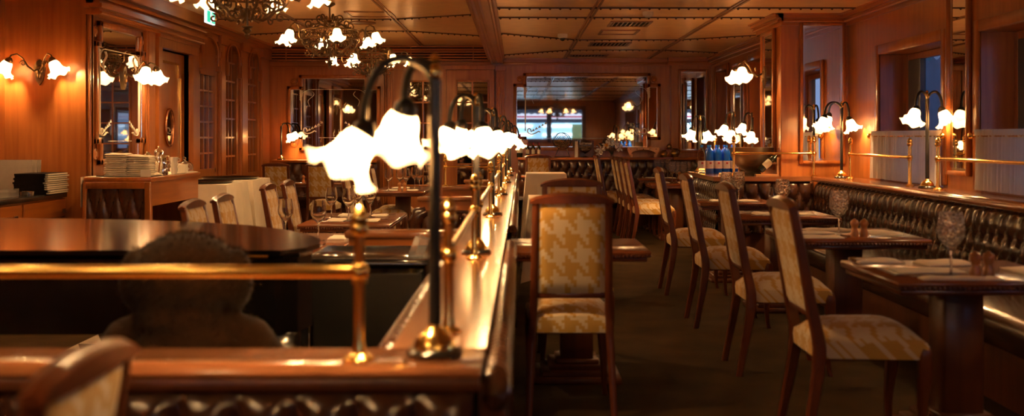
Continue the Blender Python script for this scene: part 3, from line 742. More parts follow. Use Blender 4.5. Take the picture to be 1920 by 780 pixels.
# chandeliers
def chandelier():
    t = thing('chandelier', 'x', 'chandelier')
    # z relative to finial bottom at 0, ceiling at .73
    MB().lathe([(.0, .74), (.055, .74), (.062, .71), (.03, .69), (.012, .68)], seg=20).build('ceiling_canopy', 'bronze', t, True)
    st = MB().lathe([(.0, 0), (.006, .004), (.012, .02), (.022, .035), (.012, .045), (.035, .07), (.02, .085), (.045, .095), (.045, .10), (.012, .105), (.011, .3), (.028, .32), (.011, .35), (.011, .50), (.03, .52), (.04, .535), (.02, .55), (.011, .58), (.008, .69)], seg=14)
    st.build('stem', 'bronze', t, True)
    rg = MB(); N = 40; Rr = .30
    for z, r in ((.325, .010), (.425, .010)): rg.tube([(Rr*cos(2*pi*i/N), Rr*sin(2*pi*i/N), z) for i in range(N+1)], r, 6)
    n = 34
    for i in range(n):
        a = 2*pi*i/n; ux, uy = -sin(a), cos(a); cx, cy = Rr*cos(a), Rr*sin(a)
        for z in (.352, .398): rg.tube([(cx+ux*.021*cos(q), cy+uy*.021*cos(q), z+.021*sin(q)) for q in [2*pi*j/8 for j in range(9)]], .0045, 4)
    rg.build('pierced_ring', 'bronze', t, True)
    def radial(pts, r, name, n=6, off=0, mt='bronze'):
        me = MB().tube([(p[0], 0, p[1]) for p in pts], r*1.3, 7).mesh(name, mt, True)
        for i in range(n):
            o_ = bpy.data.objects.new(name, me); COL.objects.link(o_); o_.parent = t; o_.rotation_euler = (0, 0, 2*pi*(i+off)/n)
    def spiral(cx, cz, r, a0, turns, d=1, k=14): return [(cx+r*(1-.75*i/k)*cos(a0+d*turns*2*pi*i/k), cz+r*(1-.75*i/k)*sin(a0+d*turns*2*pi*i/k)) for i in range(k+1)]
    # lower basket brackets
    radial([(.30, .33), (.305, .28), (.27, .235), (.21, .21), (.17, .17), (.12, .145), (.07, .16), (.045, .20), (.055, .235), (.085, .24), (.10, .215)], .009, 'lower_bracket')
    radial(spiral(.20, .255, .05, -pi/2, 1.2), .007, 'lower_scroll'); radial(spiral(.115, .175, .045, pi, -1.2), .006, 'bottom_scroll', 6, .5)
    radial(spiral(.255, .165, .035, pi/2, 1.1), .006, 'leaf_scroll', 6, 0)
    # upper scrolls from ring to hub
    radial([(.29, .43), (.24, .44), (.19, .475), (.13, .50), (.08, .485), (.03, .47)], .008, 'upper_bracket')
    radial(spiral(.235, .485, .045, -pi/2, 1.2), .007, 'upper_scroll'); radial(spiral(.105, .56, .045, -pi/2, 1.3), .007, 'crown_scroll', 6, .5)
    radial(spiral(.26, .29, .035, 0, 1.3), .006, 'ring_scroll', 12, .5)
    hub = MB().lathe([(.02, .50), (.06, .505), (.05, .515), (.02, .52)], seg=16); hub.build('hub', 'bronze', t, True)
    # lamp arms
    ap = [(.30, .38), (.34, .35), (.36, .32), (.39, .31), (.41, .34), (.405, .40), (.425, .455), (.465, .475), (.505, .455), (.52, .42)]
    me = MB().tube([(p[0], 0, p[1]) for p in ap], .009, 7).mesh('lamp_arm', 'bronze', True)
    for i in range(6):
        a = 2*pi*i/6+.35
        o_ = bpy.data.objects.new('lamp_arm', me); COL.objects.link(o_); o_.parent = t; o_.rotation_euler = (0, 0, a)
        add_shade(t, (.52*cos(a), .52*sin(a), .395), R(14), a, 1.0, 'bronze')
    return t
ch = Proto(chandelier())
ch.put((-2.05, 7.7, 2.10), .0, 'large iron chandelier cut off by the top edge of the view', 'wrought iron chandeliers')
ch.put((-2.05, 11.1, 2.10), .5, 'middle iron chandelier with pierced ring, fully in view', 'wrought iron chandeliers')
ch.put((-2.05, 14.3, 2.10), .9, 'farthest and lowest-looking iron chandelier near the back doors', 'wrought iron chandeliers')

ch.put((-2.05, 4.2, 2.10), .2, 'iron chandelier above the piano, out of view over the top edge', 'wrought iron chandeliers')
ch.put((-2.05, .4, 2.10), .7, 'iron chandelier behind the camera on the left', 'wrought iron chandeliers')
ch.put((1.35, -1.2, 1.89), .7, 'iron chandelier behind the camera on the right', 'wrought iron chandeliers')

# ================================================================ tufted leather
def tuft_fn(W, H, nx, nz, amp, top_roll=True):
    w_ = W/nx; hz = H/nz
    def f(x, z):
        if top_roll and z > H-hz*.9:
            e = abs(sin(pi*x/w_))**.45; q = (z-(H-hz*.9))/(hz*.9); return amp*e*(.75+.25*cos(q*pi/2))*math.sqrt(max(0, 1-q**3))
        zz = (H-hz*.9 if top_roll else H)-z
        a = (x/w_+zz/hz/1.0*.5)*1.0; b2 = (x/w_-zz/hz*.5)
        return amp*(abs(sin(pi*a))*abs(sin(pi*b2)))**.42
    return f
def tufted(par, name, W, H, nx, nz, amp=.035, res=7, top_roll=True, buttons=True, slope=0.0):
    """panel in local x (0..W), z (0..H), bulging toward -y"""
    f = tuft_fn(W, H, nx, nz, amp, top_roll)
    nu, nv = nx*res, int(max(8, nz*res*1.2))
    m = MB().grid(lambda u, v_: (u*W, -f(u*W, v_*H)-slope*(1-v_), v_*H), nu, nv)
    m.add([(0, 0, 0), (W, 0, 0), (W, 0, H), (0, 0, H)], [(0, 3, 2, 1)])
    o_ = m.build(name, 'leather', par, True)
    if buttons:
        bt = MB(); hz = H/nz; w_ = W/nx; z = H-(hz*.9 if top_roll else 0); r = 0
        while z > .02:
            for i in range(nx+1):
                x = i*w_+(w_/2 if r % 2 else 0)
                if 0 < x < W: bt.ell((x, -.004-slope*(1-z/H), z), (.009, .007, .009), 6, 4)
            z -= hz; r += 1
        if bt.v: tag(bt.build('button', 'leather', par, True), kind='stuff')
    return o_

# ---------------------------------------------------------------- central partition with railing
t = thing('partition', 'L-shaped low wooden partition with polished ledge running from the foreground to the back', 'partition', (0, 0, 0))
MB().box(-4.75, -.08, 2.28, 2.55, LP-.014, LP, .005).build('front_ledge', 'ledge_wood_x', t, True)
MB().box(-4.75, -.085, 2.285, 2.54, LP-.045, LP-.014, .004).build('ledge_nosing', 'dark_wood', t, True)
MB().box(-4.75, -.12, 2.32, 2.50, FL, LP-.12).build('front_core', 'dark_wood', t)
MB().box(-4.75, -.12, 2.32, 2.50, LP-.12, LP-.045).build('front_apron', 'table_wood_x', t)
m = MB().prism([(-.315, 2.55), (-.078, 2.55), (-.04, 8.2), (-.012, 15.6), (-.23, 15.6), (-.275, 8.2)], LP-.045, LP); m.build('long_ledge', 'ledge_wood_y', t)
MB().prism([(-.29, 2.5), (-.10, 2.5), (-.035, 15.6), (-.21, 15.6)], FL, LP-.045).build('long_core', 'dark_wood', t)
fr_ = bpy.data.objects.new('front_padding', None); 
p = tufted(t, 'front_padding', 4.6, .55, 34, 4, .05, 6); p.location = (-4.70, 2.31, .235)
for q in t.children:
    if q.name.startswith('button') and q.location.length < .001: q.location = p.location
def side_pad(par, x, y0, y1, face, H=.62, ztop=LP-.03, n=None, amp=.04, nz=4, name='side_padding', sl=0):
    W = abs(y1-y0); n = n or int(W/.115); before = set(par.children)
    o_ = tufted(par, name, W, H, n, nz, amp, 5, True, True, sl)
    for q in set(par.children)-before:
        if face == '+x': q.rotation_euler = (0, 0, R(90)); q.location = (x, y0, ztop-H)
        else: q.rotation_euler = (0, 0, R(-90)); q.location = (x, y1, ztop-H)
    return o_
side_pad(t, -.088, 2.33, 5.25, '+x', n=42, amp=.075); side_pad(t, -.058, 6.25, 11.0, '+x', n=44, amp=.06); side_pad(t, -.03, 11.0, 15.4, '+x', n=40)
side_pad(t, -.315, 2.55, 4.9, '-x', n=24, H=.45)
def pleated_roll(par, x, y0, y1, z, rad, pitch=.048, dx=0.0):
    L_ = y1-y0; n_ = int(L_/pitch*6)
    def fn(u, v_):
        a_ = -pi/2+2*pi*v_; rr_ = rad*(.70+.30*abs(sin(pi*u*L_/pitch))**.5)*min(1, min(u, 1-u)*L_/.03)**.5
        return (x+dx*u+rr_*cos(a_), y0+u*L_+.018*sin(a_), z+rr_*1.25*sin(a_))
    return MB().grid(fn, n_, 12).build('pleated_roll', 'leather', par, True)
pleated_roll(t, -.050, 2.32, 5.3, LP-.055, .040, dx=.012); pleated_roll(t, -.030, 6.2, 15.3, LP-.055, .038, .055, dx=.03)
pleated_roll(t, -.335, 2.62, 4.9, LP-.045, .036, dx=.012)
RAILG = 'brass posts and rails on the ledges'
def post(label, loc, h=.37, rail=.21):
    t_ = thing('rail_post', label, 'post', loc, 0, 'turned brass rail posts')
    MB().lathe([(.0, 0), (.036, 0), (.036, .006), (.028, .012), (.017, .018), (.015, .035), (.0125, .045), (.0125, rail-.03), (.018, rail-.028), (.018, rail-.022), (.0125, rail-.018)], seg=16).build('shaft', 'brass', t_, True)
    MB().ell((0, 0, rail), .024, 16, 10).build('ball_joint', 'brass', t_, True)
    MB().lathe([(.0125, rail+.015), (.0125, h-.075), (.020, h-.07), (.023, h-.055), (.018, h-.045), (.021, h-.038), (.021, h-.028), (.012, h-.012), (.005, h-.004), (.0, h)], seg=16).build('finial', 'brass', t_, True)
    return t_
def rail(label, p0, p1, r=.0125):
    m_ = MB(); import mathutils as mu
    A, B = mu.Vector(p0), mu.Vector(p1); d = B-A
    m_.tube([(0, 0, 0), tuple(d)], r, 12)
    return tag(m_.build('brass_rail', 'brass', None, True, p0), label, 'rail', RAILG)
def partition_x(y): return -.195+.005*(y-2.4)
ph = LP
post('blurred brass post in the left foreground, on the front ledge', (-.375, 2.41, ph))
rail('brass rail crossing the left foreground in front of the bear', (-4.7, 2.41, ph+.21), (-.375, 2.41, ph+.21), .0155)
post('brass post directly behind the foreground lamp', (-.185, 2.75, ph))
ends = [(2.75, 4.42), (4.82, 6.7), (7.1, 9.1), (9.5, 11.6), (12.0, 13.7)]
ord_ = ['first', 'second', 'third', 'fourth', 'fifth']
for k, (a, b) in enumerate(ends):
    if k: post('brass post just behind the %s partition lamp from the camera' % ['', 'second', 'third', 'fourth', 'fifth'][k], (partition_x(a), a, ph))
    post('brass post just in front of the %s partition lamp from the camera' % ['second', 'third', 'fourth', 'fifth', 'sixth'][k], (partition_x(b), b, ph))
    rail('%s brass rail along the central partition from the camera' % ord_[k], (partition_x(a), a, ph+.21), (partition_x(b), b, ph+.21))
# right ledge rails
pr_ = [(3.2, 9.75), (3.2, 8.22), (3.2, 7.72), (3.2, 3.6)]
post('brass post right of the lamp at the pillar foot', (3.20, 9.72, LR), .40, .235)
post('brass post just left of the lamp by the curtained window', (3.20, 8.25, LR), .40, .235)
post('brass post just right of the lamp by the curtained window', (3.20, 7.70, LR), .40, .235)
rail('brass rail before the curtained window right of the pillar', (3.2, 8.25, LR+.235), (3.2, 9.72, LR+.235))
rail('brass rail before the nearest curtained window at the right edge', (3.2, 3.2, LR+.235), (3.2, 7.70, LR+.235))
post('brass post in front of the steel bowl and blue bottles', (2.21, 10.32, LR), .42, .235)
post('brass post at the left foot of the pillar mirror', (3.02, 10.30, LR), .42, .235)
rail('brass rail in front of the steel bowl and pillar', (2.21, 10.32, LR+.235), (3.02, 10.30, LR+.235))
post('brass post behind the left bottles at the far end of the bottle ledge', (2.27, 11.6, LR), .42, .235)
post('slim brass post on the booth divider behind the foreground lamp', (-.77, 10.9, LP), .34, .21)
rail('brass rail along the farther booth divider', (-.77, 10.9, LP+.21), (-.20, 10.9, LP+.21), .008)

# ---------------------------------------------------------------- right banquette
t = thing('banquette', 'long dark tufted leather banquette along the right windows', 'bench', (0, 0, 0))
MB().box(2.97, RX-.02, 2.8, 10.2, LR-.045, LR, .008).build('ledge', 'ledge_wood_y', t, True)
MB().box(3.02, RX-.03, 2.8, 10.2, 0, LR-.045).build('core', 'dark_wood', t)
side_pad(t, 3.02, 2.9, 10.18, '-x', H=.50, ztop=LR-.05, n=62, amp=.045, nz=4, name='backrest', sl=.05)
for q in t.children:
    if q.name.startswith(('backrest', 'button')): q.rotation_euler = (0, 0, R(-90)); q.location = (3.02, 10.18, LR-.05-.50)
m = MB()
def seatprof(x0, x1, z0, z1):
    return [(x0, z0), (x0-.015, z0+.03), (x0-.02, z1-.05), (x0+.0, z1-.015), (x0+.05, z1), ((x0+x1)/2, z1+.012), (x1, z1)]+[(x1, z0)]
m.prism(seatprof(2.42, 3.0, .30, .47), 2.8, 9.6, 'y'); m.build('seat_cushion', 'leather', t, True)
MB().box(2.46, 3.0, 2.8, 9.6, 0, .30).build('plinth', 'dark_wood', t)
t2 = thing('banquette', 'short tufted banquette returning in front of the pillar below the bottles', 'bench', (0, 0, 0))
MB().box(1.98, 2.96, 10.2, 10.4, LR-.045, LR).box(1.98, 2.71, 10.4, 11.75, LR-.045, LR).build('ledge', 'ledge_wood_x', t2, True)
MB().box(2.05, 3.0, 10.24, 10.4, 0, LR-.045).box(2.05, 2.70, 10.4, 11.7, 0, LR-.045).build('core', 'dark_wood', t2)
p = tufted(t2, 'backrest', .96, .52, 7, 4, .045, 7); 
for q in t2.children:
    if q.name.startswith(('backrest', 'button')): q.location = (2.03, 10.24, LR-.05-.52)
side_pad(t2, 2.05, 10.26, 11.7, '-x', H=.52, ztop=LR-.05, n=14, amp=.045, nz=4, name='side_backrest')
# back wall banquettes
def back_bench(label, x0, x1, ztop, n, yb=15.95, dp=.34):
    t_ = thing('banquette', label, 'bench', ((x0+x1)/2, yb, 0)); W = x1-x0
    MB().box(-W/2, W/2, -.05, dp, ztop-.04, ztop, .006).build('ledge', 'wall_wood_x', t_, True)
    MB().box(-W/2, W/2, .0, dp-.02, 0, ztop-.04).build('core', 'dark_wood', t_)
    p_ = tufted(t_, 'backrest', W, .52, n, 4, .045, 6)
    for q in t_.children:
        if q.name.startswith(('backrest', 'button')): q.location = (-W/2, 0, ztop-.05-.52)
    MB().prism([(.0-.52, .28), (-.54, .40), (-.50, .455), (-.3, .465), (0, .46), (0, .28)], -W/2, W/2, 'x').build('seat_cushion', 'leather', t_, True)
    MB().box(-W/2, W/2, -.48, 0, 0, .28).build('plinth', 'dark_wood', t_); return t_
back_bench('tufted leather bench under the widest back mirror', .02, 2.45, 1.04, 18)
back_bench('short tufted bench under the narrow mirror at the right end of the back wall', 2.46, 3.05, 1.04, 4, dp=.165)
t_ = thing('wall_ledge', 'wooden ledge running under the far right windows', 'ledge', (2.92, 13.6, 0)); MB().box(-.22, .17, -1.75, 1.7, .97, 1.01, .006).build('ledge_board', 'wall_wood_y', t_, True); MB().box(-.16, .17, -1.75, 1.7, 0, .97).build('panel', 'dark_wood', t_)
back_bench('tufted leather bench under the left back mirror behind two chairs', -3.85, -2.2, 1.0, 11)
# booth dividers left of the partition
def divider(label, x0, x1, y, roll=True, rz=0):
    t_ = thing('booth_divider', label, 'bench', (x0, y, FL), 0, 'leather booth backs left of the partition'); W = x1-x0; H = LP-FL
    MB().box(0, W, -.05, .12, H-.04, H, .008).build('cap_rail', 'ledge_wood_x', t_, True)
    MB().box(.02, W, -.02, .09, H-.12, H-.04).build('top_board', 'wall_wood_x', t_)
    MB().box(.05, W, 0, .08, 0, H-.12).build('core', 'dark_wood', t_)
    p_ = tufted(t_, 'backrest', W-.05, .6, max(3, int(W/.12)), 4, .055, 7)
    for q in t_.children:
        if q.name.startswith(('backrest', 'button')): q.location = (.02, 0, H-.14-.6)
    if roll: MB().tube([(.0, .02, .1), (-.01, .02, .5), (-.02, .0, .70), (.02, .0, .78), (.08, 0, .80)], [.06, .065, .075, .07, .05], 12).build('rolled_edge', 'leather', t_, True)
    return t_
divider('nearest booth back with wooden cap, behind the glossy black sideboard', -.97, -.33, 5.75, False)
divider('booth back with rolled leather edge, in the middle left of the partition', -.88, -.33, 9.0)
divider('farther booth back with brass rail, near the back doors', -.80, -.30, 10.9, False)
divider('farthest dark booth back before the glazed doors', -.66, -.30, 12.6)

# ================================================================ chairs
def smooth_pts(ctrl, n=5):
    out = []
    for i in range(len(ctrl)-1):
        p0 = ctrl[max(i-1, 0)]; p1 = ctrl[i]; p2 = ctrl[i+1]; p3 = ctrl[min(i+2, len(ctrl)-1)]
        for k in range(n):
            t = k/n
            out.append(tuple(.5*((2*p1[j])+(-p0[j]+p2[j])*t+(2*p0[j]-5*p1[j]+4*p2[j]-p3[j])*t*t+(-p0[j]+3*p1[j]-3*p2[j]+p3[j])*t**3) for j in range(len(p1))))
    out.append(tuple(ctrl[-1])); return out
def sweep_rect(m, ctrl, n=5):
    """ctrl: (x, y, z, halfx, halfy)"""
    P = smooth_pts(ctrl, n); vs = []; 
    for x, y, z, hx, hy in P:
        c = min(hx, hy)*.35
        vs += [(x-hx+c, y-hy, z), (x+hx-c, y-hy, z), (x+hx, y-hy+c, z), (x+hx, y+hy-c, z), (x+hx-c, y+hy, z), (x-hx+c, y+hy, z), (x-hx, y+hy-c, z), (x-hx, y-hy+c, z)]
    fs = [(i*8+k, i*8+(k+1) % 8, (i+1)*8+(k+1) % 8, (i+1)*8+k) for i in range(len(P)-1) for k in range(8)]
    fs += [tuple(range(7, -1, -1)), tuple(range(len(P)*8-8, len(P)*8))]
    return m.add(vs, fs)
def make_chair():
    t_ = thing('dining_chair', 'x', 'chair')
    def back_y(z): return -.215-.115*((z-.45)/.65)**1.1 if z > .45 else -.215
    for s_ in (-1, 1):
        m_ = MB(); sweep_rect(m_, [(s_*.205, -.285, 0, .015, .018), (s_*.20, -.262, .12, .016, .019), (s_*.192, -.228, .30, .018, .024), (s_*.185, -.212, .46, .019, .027), (s_*.18, back_y(.62), .62, .018, .024), (s_*.176, back_y(.85), .85, .017, .021), (s_*.172, back_y(1.055), 1.055, .017, .019)])
        m_.build('rear_leg', 'chair_wood', t_, True)
        m_ = MB(); sweep_rect(m_, [(s_*.205, .235, 0, .015, .015), (s_*.20, .225, .05, .013, .013), (s_*.195, .222, .18, .018, .018), (s_*.19, .235, .32, .026, .026), (s_*.19, .235, .43, .028, .028), (s_*.19, .235, .47, .02, .02)])
        m_.build('front_leg', 'chair_wood', t_, True)
    # crest
    m_ = MB(); N = 14; vs = []
    for i in range(N+1):
        u = -1+2*i/N; x = u*.20; top = 1.10-.028*u*u-.006*(abs(u) > .95); bot = 1.045; yb = back_y(1.06)
        d = .026-.006*u*u; vs += [(x, yb-d, bot), (x, yb-d-.003, top-.012), (x, yb-.0, top), (x, yb+d, top-.010), (x, yb+d-.004, bot)]
    fs = [(i*5+k, i*5+(k+1) % 5, (i+1)*5+(k+1) % 5, (i+1)*5+k) for i in range(N) for k in range(5)]+[(4, 3, 2, 1, 0), tuple(N*5+k for k in range(5))]
    m_.add(vs, fs).build('crest_rail', 'chair_wood', t_, True)
    m_ = MB(); m_.box(-.165, .165, back_y(.6)-.012, back_y(.6)+.014, .585, .615, .004).build('lower_back_rail', 'chair_wood', t_, True)
    # upholstered back pad
    def pad(side):
        def fn(u, v_):
            x = -.160+.32*u; z = .605+.44*v_; e = min(1, min(u, 1-u)*9, min(v_, 1-v_)*11)**.5
            return (x, back_y(z)+side*(.008+.016*e), z)
        return fn
    m_ = MB().grid(pad(-1), 14, 14); m_.grid(pad(1), 14, 14)
    m_.box(-.160, .160, back_y(.83)-.002, back_y(.83)+.002, .83, .831)
    for u in (0, 1): m_.grid(lambda a_, v_, u=u: (-.160+.32*u, back_y(.605+.44*v_)-.008+.016*a_, .605+.44*v_), 1, 10)
    m_.build('back_pad', 'houndstooth', t_, True)
    # seat
    def seat(u, v_):
        y = -.225+.465*v_; hw = .175+.035*v_; x = hw*(2*u-1)
        eu, ev = min(u, 1-u)*2, min(v_, 1-v_)*2
        z = .485+.062*(1-(1-eu)**5)*(1-(1-ev)**5)+.012*(1-(2*u-1)**2)
        return (x, y, z)
    m_ = MB().grid(seat, 16, 16); K = [seat(i/16, 0) for i in range(17)]+[seat(1, j/16) for j in range(1, 17)]+[seat(1-i/16, 1) for i in range(1, 17)]+[seat(0, 1-j/16) for j in range(1, 16)]
    n_ = len(K); m_.add([p for p in K]+[(x*1.02, y*1.02, .46) for x, y, z in K]+[(x*1.0, y, .415) for x, y, z in K], [(i, i+r_*0+n_*(r_)+0, 0, 0) for r_ in []]+[(r_*n_+i, (r_+1)*n_+i, (r_+1)*n_+(i+1) % n_, r_*n_+(i+1) % n_) for r_ in range(2) for i in range(n_)])
    m_.build('seat', 'houndstooth', t_, True)
    m_ = MB(); m_.box(-.17, .17, -.20, .22, .405, .43)
    m_.build('seat_rail', 'chair_wood', t_); return t_
CH = Proto(make_chair())
G = 'houndstooth dining chairs'
def chair(x, y, rz, label, z=0.0): return CH.put((x, y, z), R(rz), label, G)
chair(.262, 5.12, 0, 'houndstooth chair seen squarely from behind in the centre foreground')
chair(.35, 6.12, 180, 'chair hidden behind the centre foreground chair, only its crest showing above')
RXC = 1.52
for y, l in ((4.50, 'nearest houndstooth chair of the right-hand row, legs cut by the frame'), (5.97, 'second houndstooth chair from the camera in the right-hand row'), (7.42, 'third houndstooth chair from the camera in the right-hand row'), (8.92, 'fourth houndstooth chair from the camera in the right-hand row')):
    chair({4.50: 1.50, 5.97: 1.55, 7.42: 1.56, 8.92: 1.57}[y], y, -90, l)
for x, y, l in ((1.68, 12.55, 'houndstooth chair with visible seat beyond the fourth chair of the right-hand row'), (1.68, 13.12, 'houndstooth chair right behind the one with its seat showing, aisle far end'), (1.68, 13.78, 'third chair of the close-set group at the far end of the aisle'), (1.68, 14.32, 'fourth chair of the close-set group at the far end of the aisle'), (1.50, 14.77, 'right one of the two slim chair backs left of the flowers'), (1.50, 15.185, 'left one of the two slim chair backs left of the flowers')):
    chair(x, y, -90, l)
chair(.32, 14.95, 180, 'lone houndstooth chair facing us in front of the back bench and wine bottles')
chair(-1.07, 1.75, 90, 'blurred chair corner in the bottom left foreground before the front ledge', FL)
for x, y, l in ((-1.58, 5.95, 'left chair of the pair facing the white-clothed stands behind the bear'), (-1.58, 6.55, 'right chair of the pair facing the white-clothed stands, behind the bear'), (-1.64, 8.0, 'left chair at the four-glass table in the middle left'), (-1.64, 8.68, 'right chair at the four-glass table in the middle left'),
                (-1.62, 11.4, 'first chair along the far left table, under the lamp glare'), (-1.62, 12.0, 'second chair along the far left table, under the lamp glare'), (-1.62, 12.85, 'third chair along the far left table, under the lamp glare'), (-1.62, 13.5, 'farthest chair along the far left table')):
    chair(x-.0, y, -90, l, FL)
chair(-3.42, 14.7, 0, 'left of the two houndstooth chairs seen from behind at the back left wall', FL)
chair(-2.80, 14.7, 0, 'right of the two houndstooth chairs seen from behind at the back left wall', FL)

# ================================================================ tables
def table(label, x0, x1, y0, y1, z=.75, base=0.0, beads=True, dark=False):
    cx, cy = (x0+x1)/2, (y0+y1)/2; w_, d = (x1-x0)/2, (y1-y0)/2; h = z-base
    t_ = thing('dining_table', label, 'table', (cx, cy, base), 0, 'dark wooden dining tables')
    MB().box(-w_, w_, -d, d, h-.022, h, .006).build('tabletop', 'table_wood_x', t_, True)
    MB().box(-w_+.008, w_-.008, -d+.008, d-.008, h-.034, h-.022).box(-w_+.02, w_-.02, -d+.02, d-.02, h-.06, h-.034, .004).build('moulding', 'chair_wood', t_, True)
    if beads:
        m_ = MB(); s_ = .021
        for i in range(int(2*w_/s_)): 
            for yy in (-d+.006, d-.006): m_.ell((-w_+(i+.5)*s_, yy, h-.028), .0085, 6, 4)
        for i in range(int(2*d/s_)):
            for xx in (-w_+.006, w_-.006): m_.ell((xx, -d+(i+.5)*s_, h-.028), .0085, 6, 4)
        tag(m_.build('bead_edge', 'chair_wood', t_, True), kind='stuff')
    MB().box(-.09, .09, -.09, .09, .10, h-.06, .008).build('pedestal', 'dark_wood', t_, True)
    b_ = MB().box(-.24, .24, -.20, .20, .0, .035, .006); b_.box(-.20, .20, -.165, .165, .035, .065, .006).box(-.16, .16, -.14, .14, .065, .095, .006).box(-.12, .12, -.12, .12, .095, .12, .006)
    b_.build('stepped_base', 'dark_wood', t_, True); return t_
table('bare dark table behind the centre foreground chair, beside the partition', -.045, .72, 5.42, 6.10)
table('nearest dark dining table at the right edge, set with mills and glass', 1.60, 2.42, 4.26, 5.02)
table('second dark dining table from the camera along the right banquette', 1.66, 2.47, 6.02, 6.78)
table('third dark dining table from the camera along the right banquette', 1.68, 2.46, 7.66, 8.38)
table('fourth dark dining table, in front of the bottle ledge corner', 1.68, 2.42, 9.28, 10.02)
table('near dark table of the far aisle group, left of the blue bottles', 1.74, 2.5, 13.15, 13.9, beads=False)
table('farthest dark table of the aisle group under the wooden arch rack', 1.76, 2.5, 14.7, 15.35, beads=False)
table('small brown table before the lone chair that faces us', .06, .64, 14.0, 14.5, .82, beads=False)
table('left table partly hidden behind the piano lid, with one napkin setting', -2.0, -1.13, 6.33, 7.5, .65, FL)
table('middle left table set with four wine glasses', -1.78, -1.03, 8.2, 9.5, .65, FL)
table('far left table with a row of glasses, left of the foreground lamp pole', -1.76, -1.12, 12.2, 13.5, .70, FL, False)
table('dark table between the two back left chairs and their bench', -3.6, -2.4, 14.92, 15.36, .68, FL, False)

# ================================================================ tableware
def wineglass(name='wine_glass', s=1.0, bowl=1.0, mt='glass'):
    pr = [(.0, 0), (.036, 0), (.034, .003), (.008, .006), (.0042, .014), (.004, .085), (.008, .094), (.026, .110), (.038*bowl, .135), (.040*bowl, .155), (.036*bowl, .185), (.031*bowl, .215),
          (.0295*bowl, .215), (.034*bowl, .185), (.038*bowl, .155), (.036*bowl, .136), (.022, .111), (.0, .102)]
    t_ = MB().lathe([(r*s, z*s) for r, z in pr], seg=24, cap=False).build(name, mt, None, True); tag(t_, 'x', 'glass'); return t_
WG = Proto(wineglass())
WGB = Proto(wineglass('wine_glass', 1.32, 1.12, 'cut_glass')); WGL = Proto(wineglass('wine_glass', 1.28, 1.05))
def glass(x, y, z, label, big=False, up=True, group='stemmed wine glasses'):
    return ((WGB if x > 0 else WGL) if big else WG).put((x, y, z+.001), 0, label, group)
def mill():
    o_ = MB().lathe([(.0, 0), (.024, 0), (.025, .02), (.022, .035), (.016, .05), (.018, .06), (.025, .075), (.026, .088), (.020, .10), (.018, .102), (.010, .106), (.007, .112), (.0, .114)], seg=18).build('pepper_mill', 'mill_wood', None, True)
    return tag(o_, 'x', 'mill')
ML = Proto(mill())
def mills(x, y, z, where):
    ML.put((x, y, z), 0, 'left turned wooden mill of the pair on the '+where, 'turned wooden mills')
    ML.put((x+.06, y+.005, z), 0, 'right turned wooden mill of the pair on the '+where, 'turned wooden mills')
def napkin_mesh(w_, d, h, seed):
    rnd = random.Random(seed); ph = rnd.random()*6
    def top(u, v_):
        x, y = (u-.5)*w_, (v_-.5)*d; e = min(1, min(u, 1-u)*12, min(v_, 1-v_)*12)
        return (x, y, h*(.35+.65*e)+.002*sin(x*40+ph)+.002*sin(y*33+ph*2))
    m_ = MB().grid(top, 14, 10); m_.box(-w_/2, w_/2, -d/2, d/2, 0, h*.36)
    return m_
def napkin(x, y, z, rz, label, w_=.22, d=.15, h=.014):
    o_ = napkin_mesh(w_, d, h, x*100).build('folded_napkin', 'linen', None, True, (x, y, z+.001), R(rz)); return tag(o_, label, 'napkin', 'folded napkins')
def menu(x, y, z, rz, label, w_=.33, d=.24):
    t_ = thing('menu_folder', label, 'menu', (x, y, z+.001), R(rz), 'dark place folders'); MB().box(-w_/2, w_/2, -d/2, d/2, 0, .006, .002).build('cover', 'dark_wood', t_)
    MB().box(-w_/2+.03, w_/2-.03, -d/2+.03, d/2-.03, .006, .012, .002).build('paper', 'paper', t_); return t_
def knife():
    t_ = thing('table_knife', 'x', 'cutlery')
    MB().box(-.007, .007, -.11, -.02, 0, .006, .002).build('handle', 'steel', t_, True)
    MB().prism([(-.008, -.02), (.006, -.02), (.008, .08), (.002, .11), (-.008, .10)], .001, .004).build('blade', 'chrome', t_); return t_
def fork():
    t_ = thing('dinner_fork', 'x', 'cutlery')
    MB().box(-.005, .005, -.10, .03, 0, .005, .002).build('handle', 'steel', t_, True)
    m_ = MB().box(-.011, .011, .03, .05, .001, .005)
    for i in range(4): m_.box(-.011+i*.0062, -.0085+i*.0062, .05, .09, .002, .005)
    m_.build('tines', 'chrome', t_); return t_
KN, FK = Proto(knife()), Proto(fork())
def cover(cx, cy, z, rz, where, plate=False):
    """one place setting: napkin, knife, fork; rz=0 -> diner sits at -y"""
    a = R(rz); c, s_ = cos(a), sin(a)
    def W(x, y): return (cx+x*c-y*s_, cy+x*s_+y*c)
    napkin(*W(0, .02), z, rz, 'folded white napkin '+where, .20, .14)
    KN.put((*W(.15, 0), z+.001), a, 'steel knife right of the napkin '+where, 'steel table cutlery')
    FK.put((*W(-.15, 0), z+.001), a, 'steel fork left of the napkin '+where, 'steel table cutlery')
def plate(x, y, z, label, r=.08, mt='porcelain'):
    return tag(MB().lathe([(0, 0), (r*.6, 0), (r*.65, .004), (r, .014), (r, .017), (r*.6, .007), (0, .006)], seg=28, cap=False).build('side_plate', mt, None, True, (x, y, z+.001)), label, 'plate', 'small side plates')
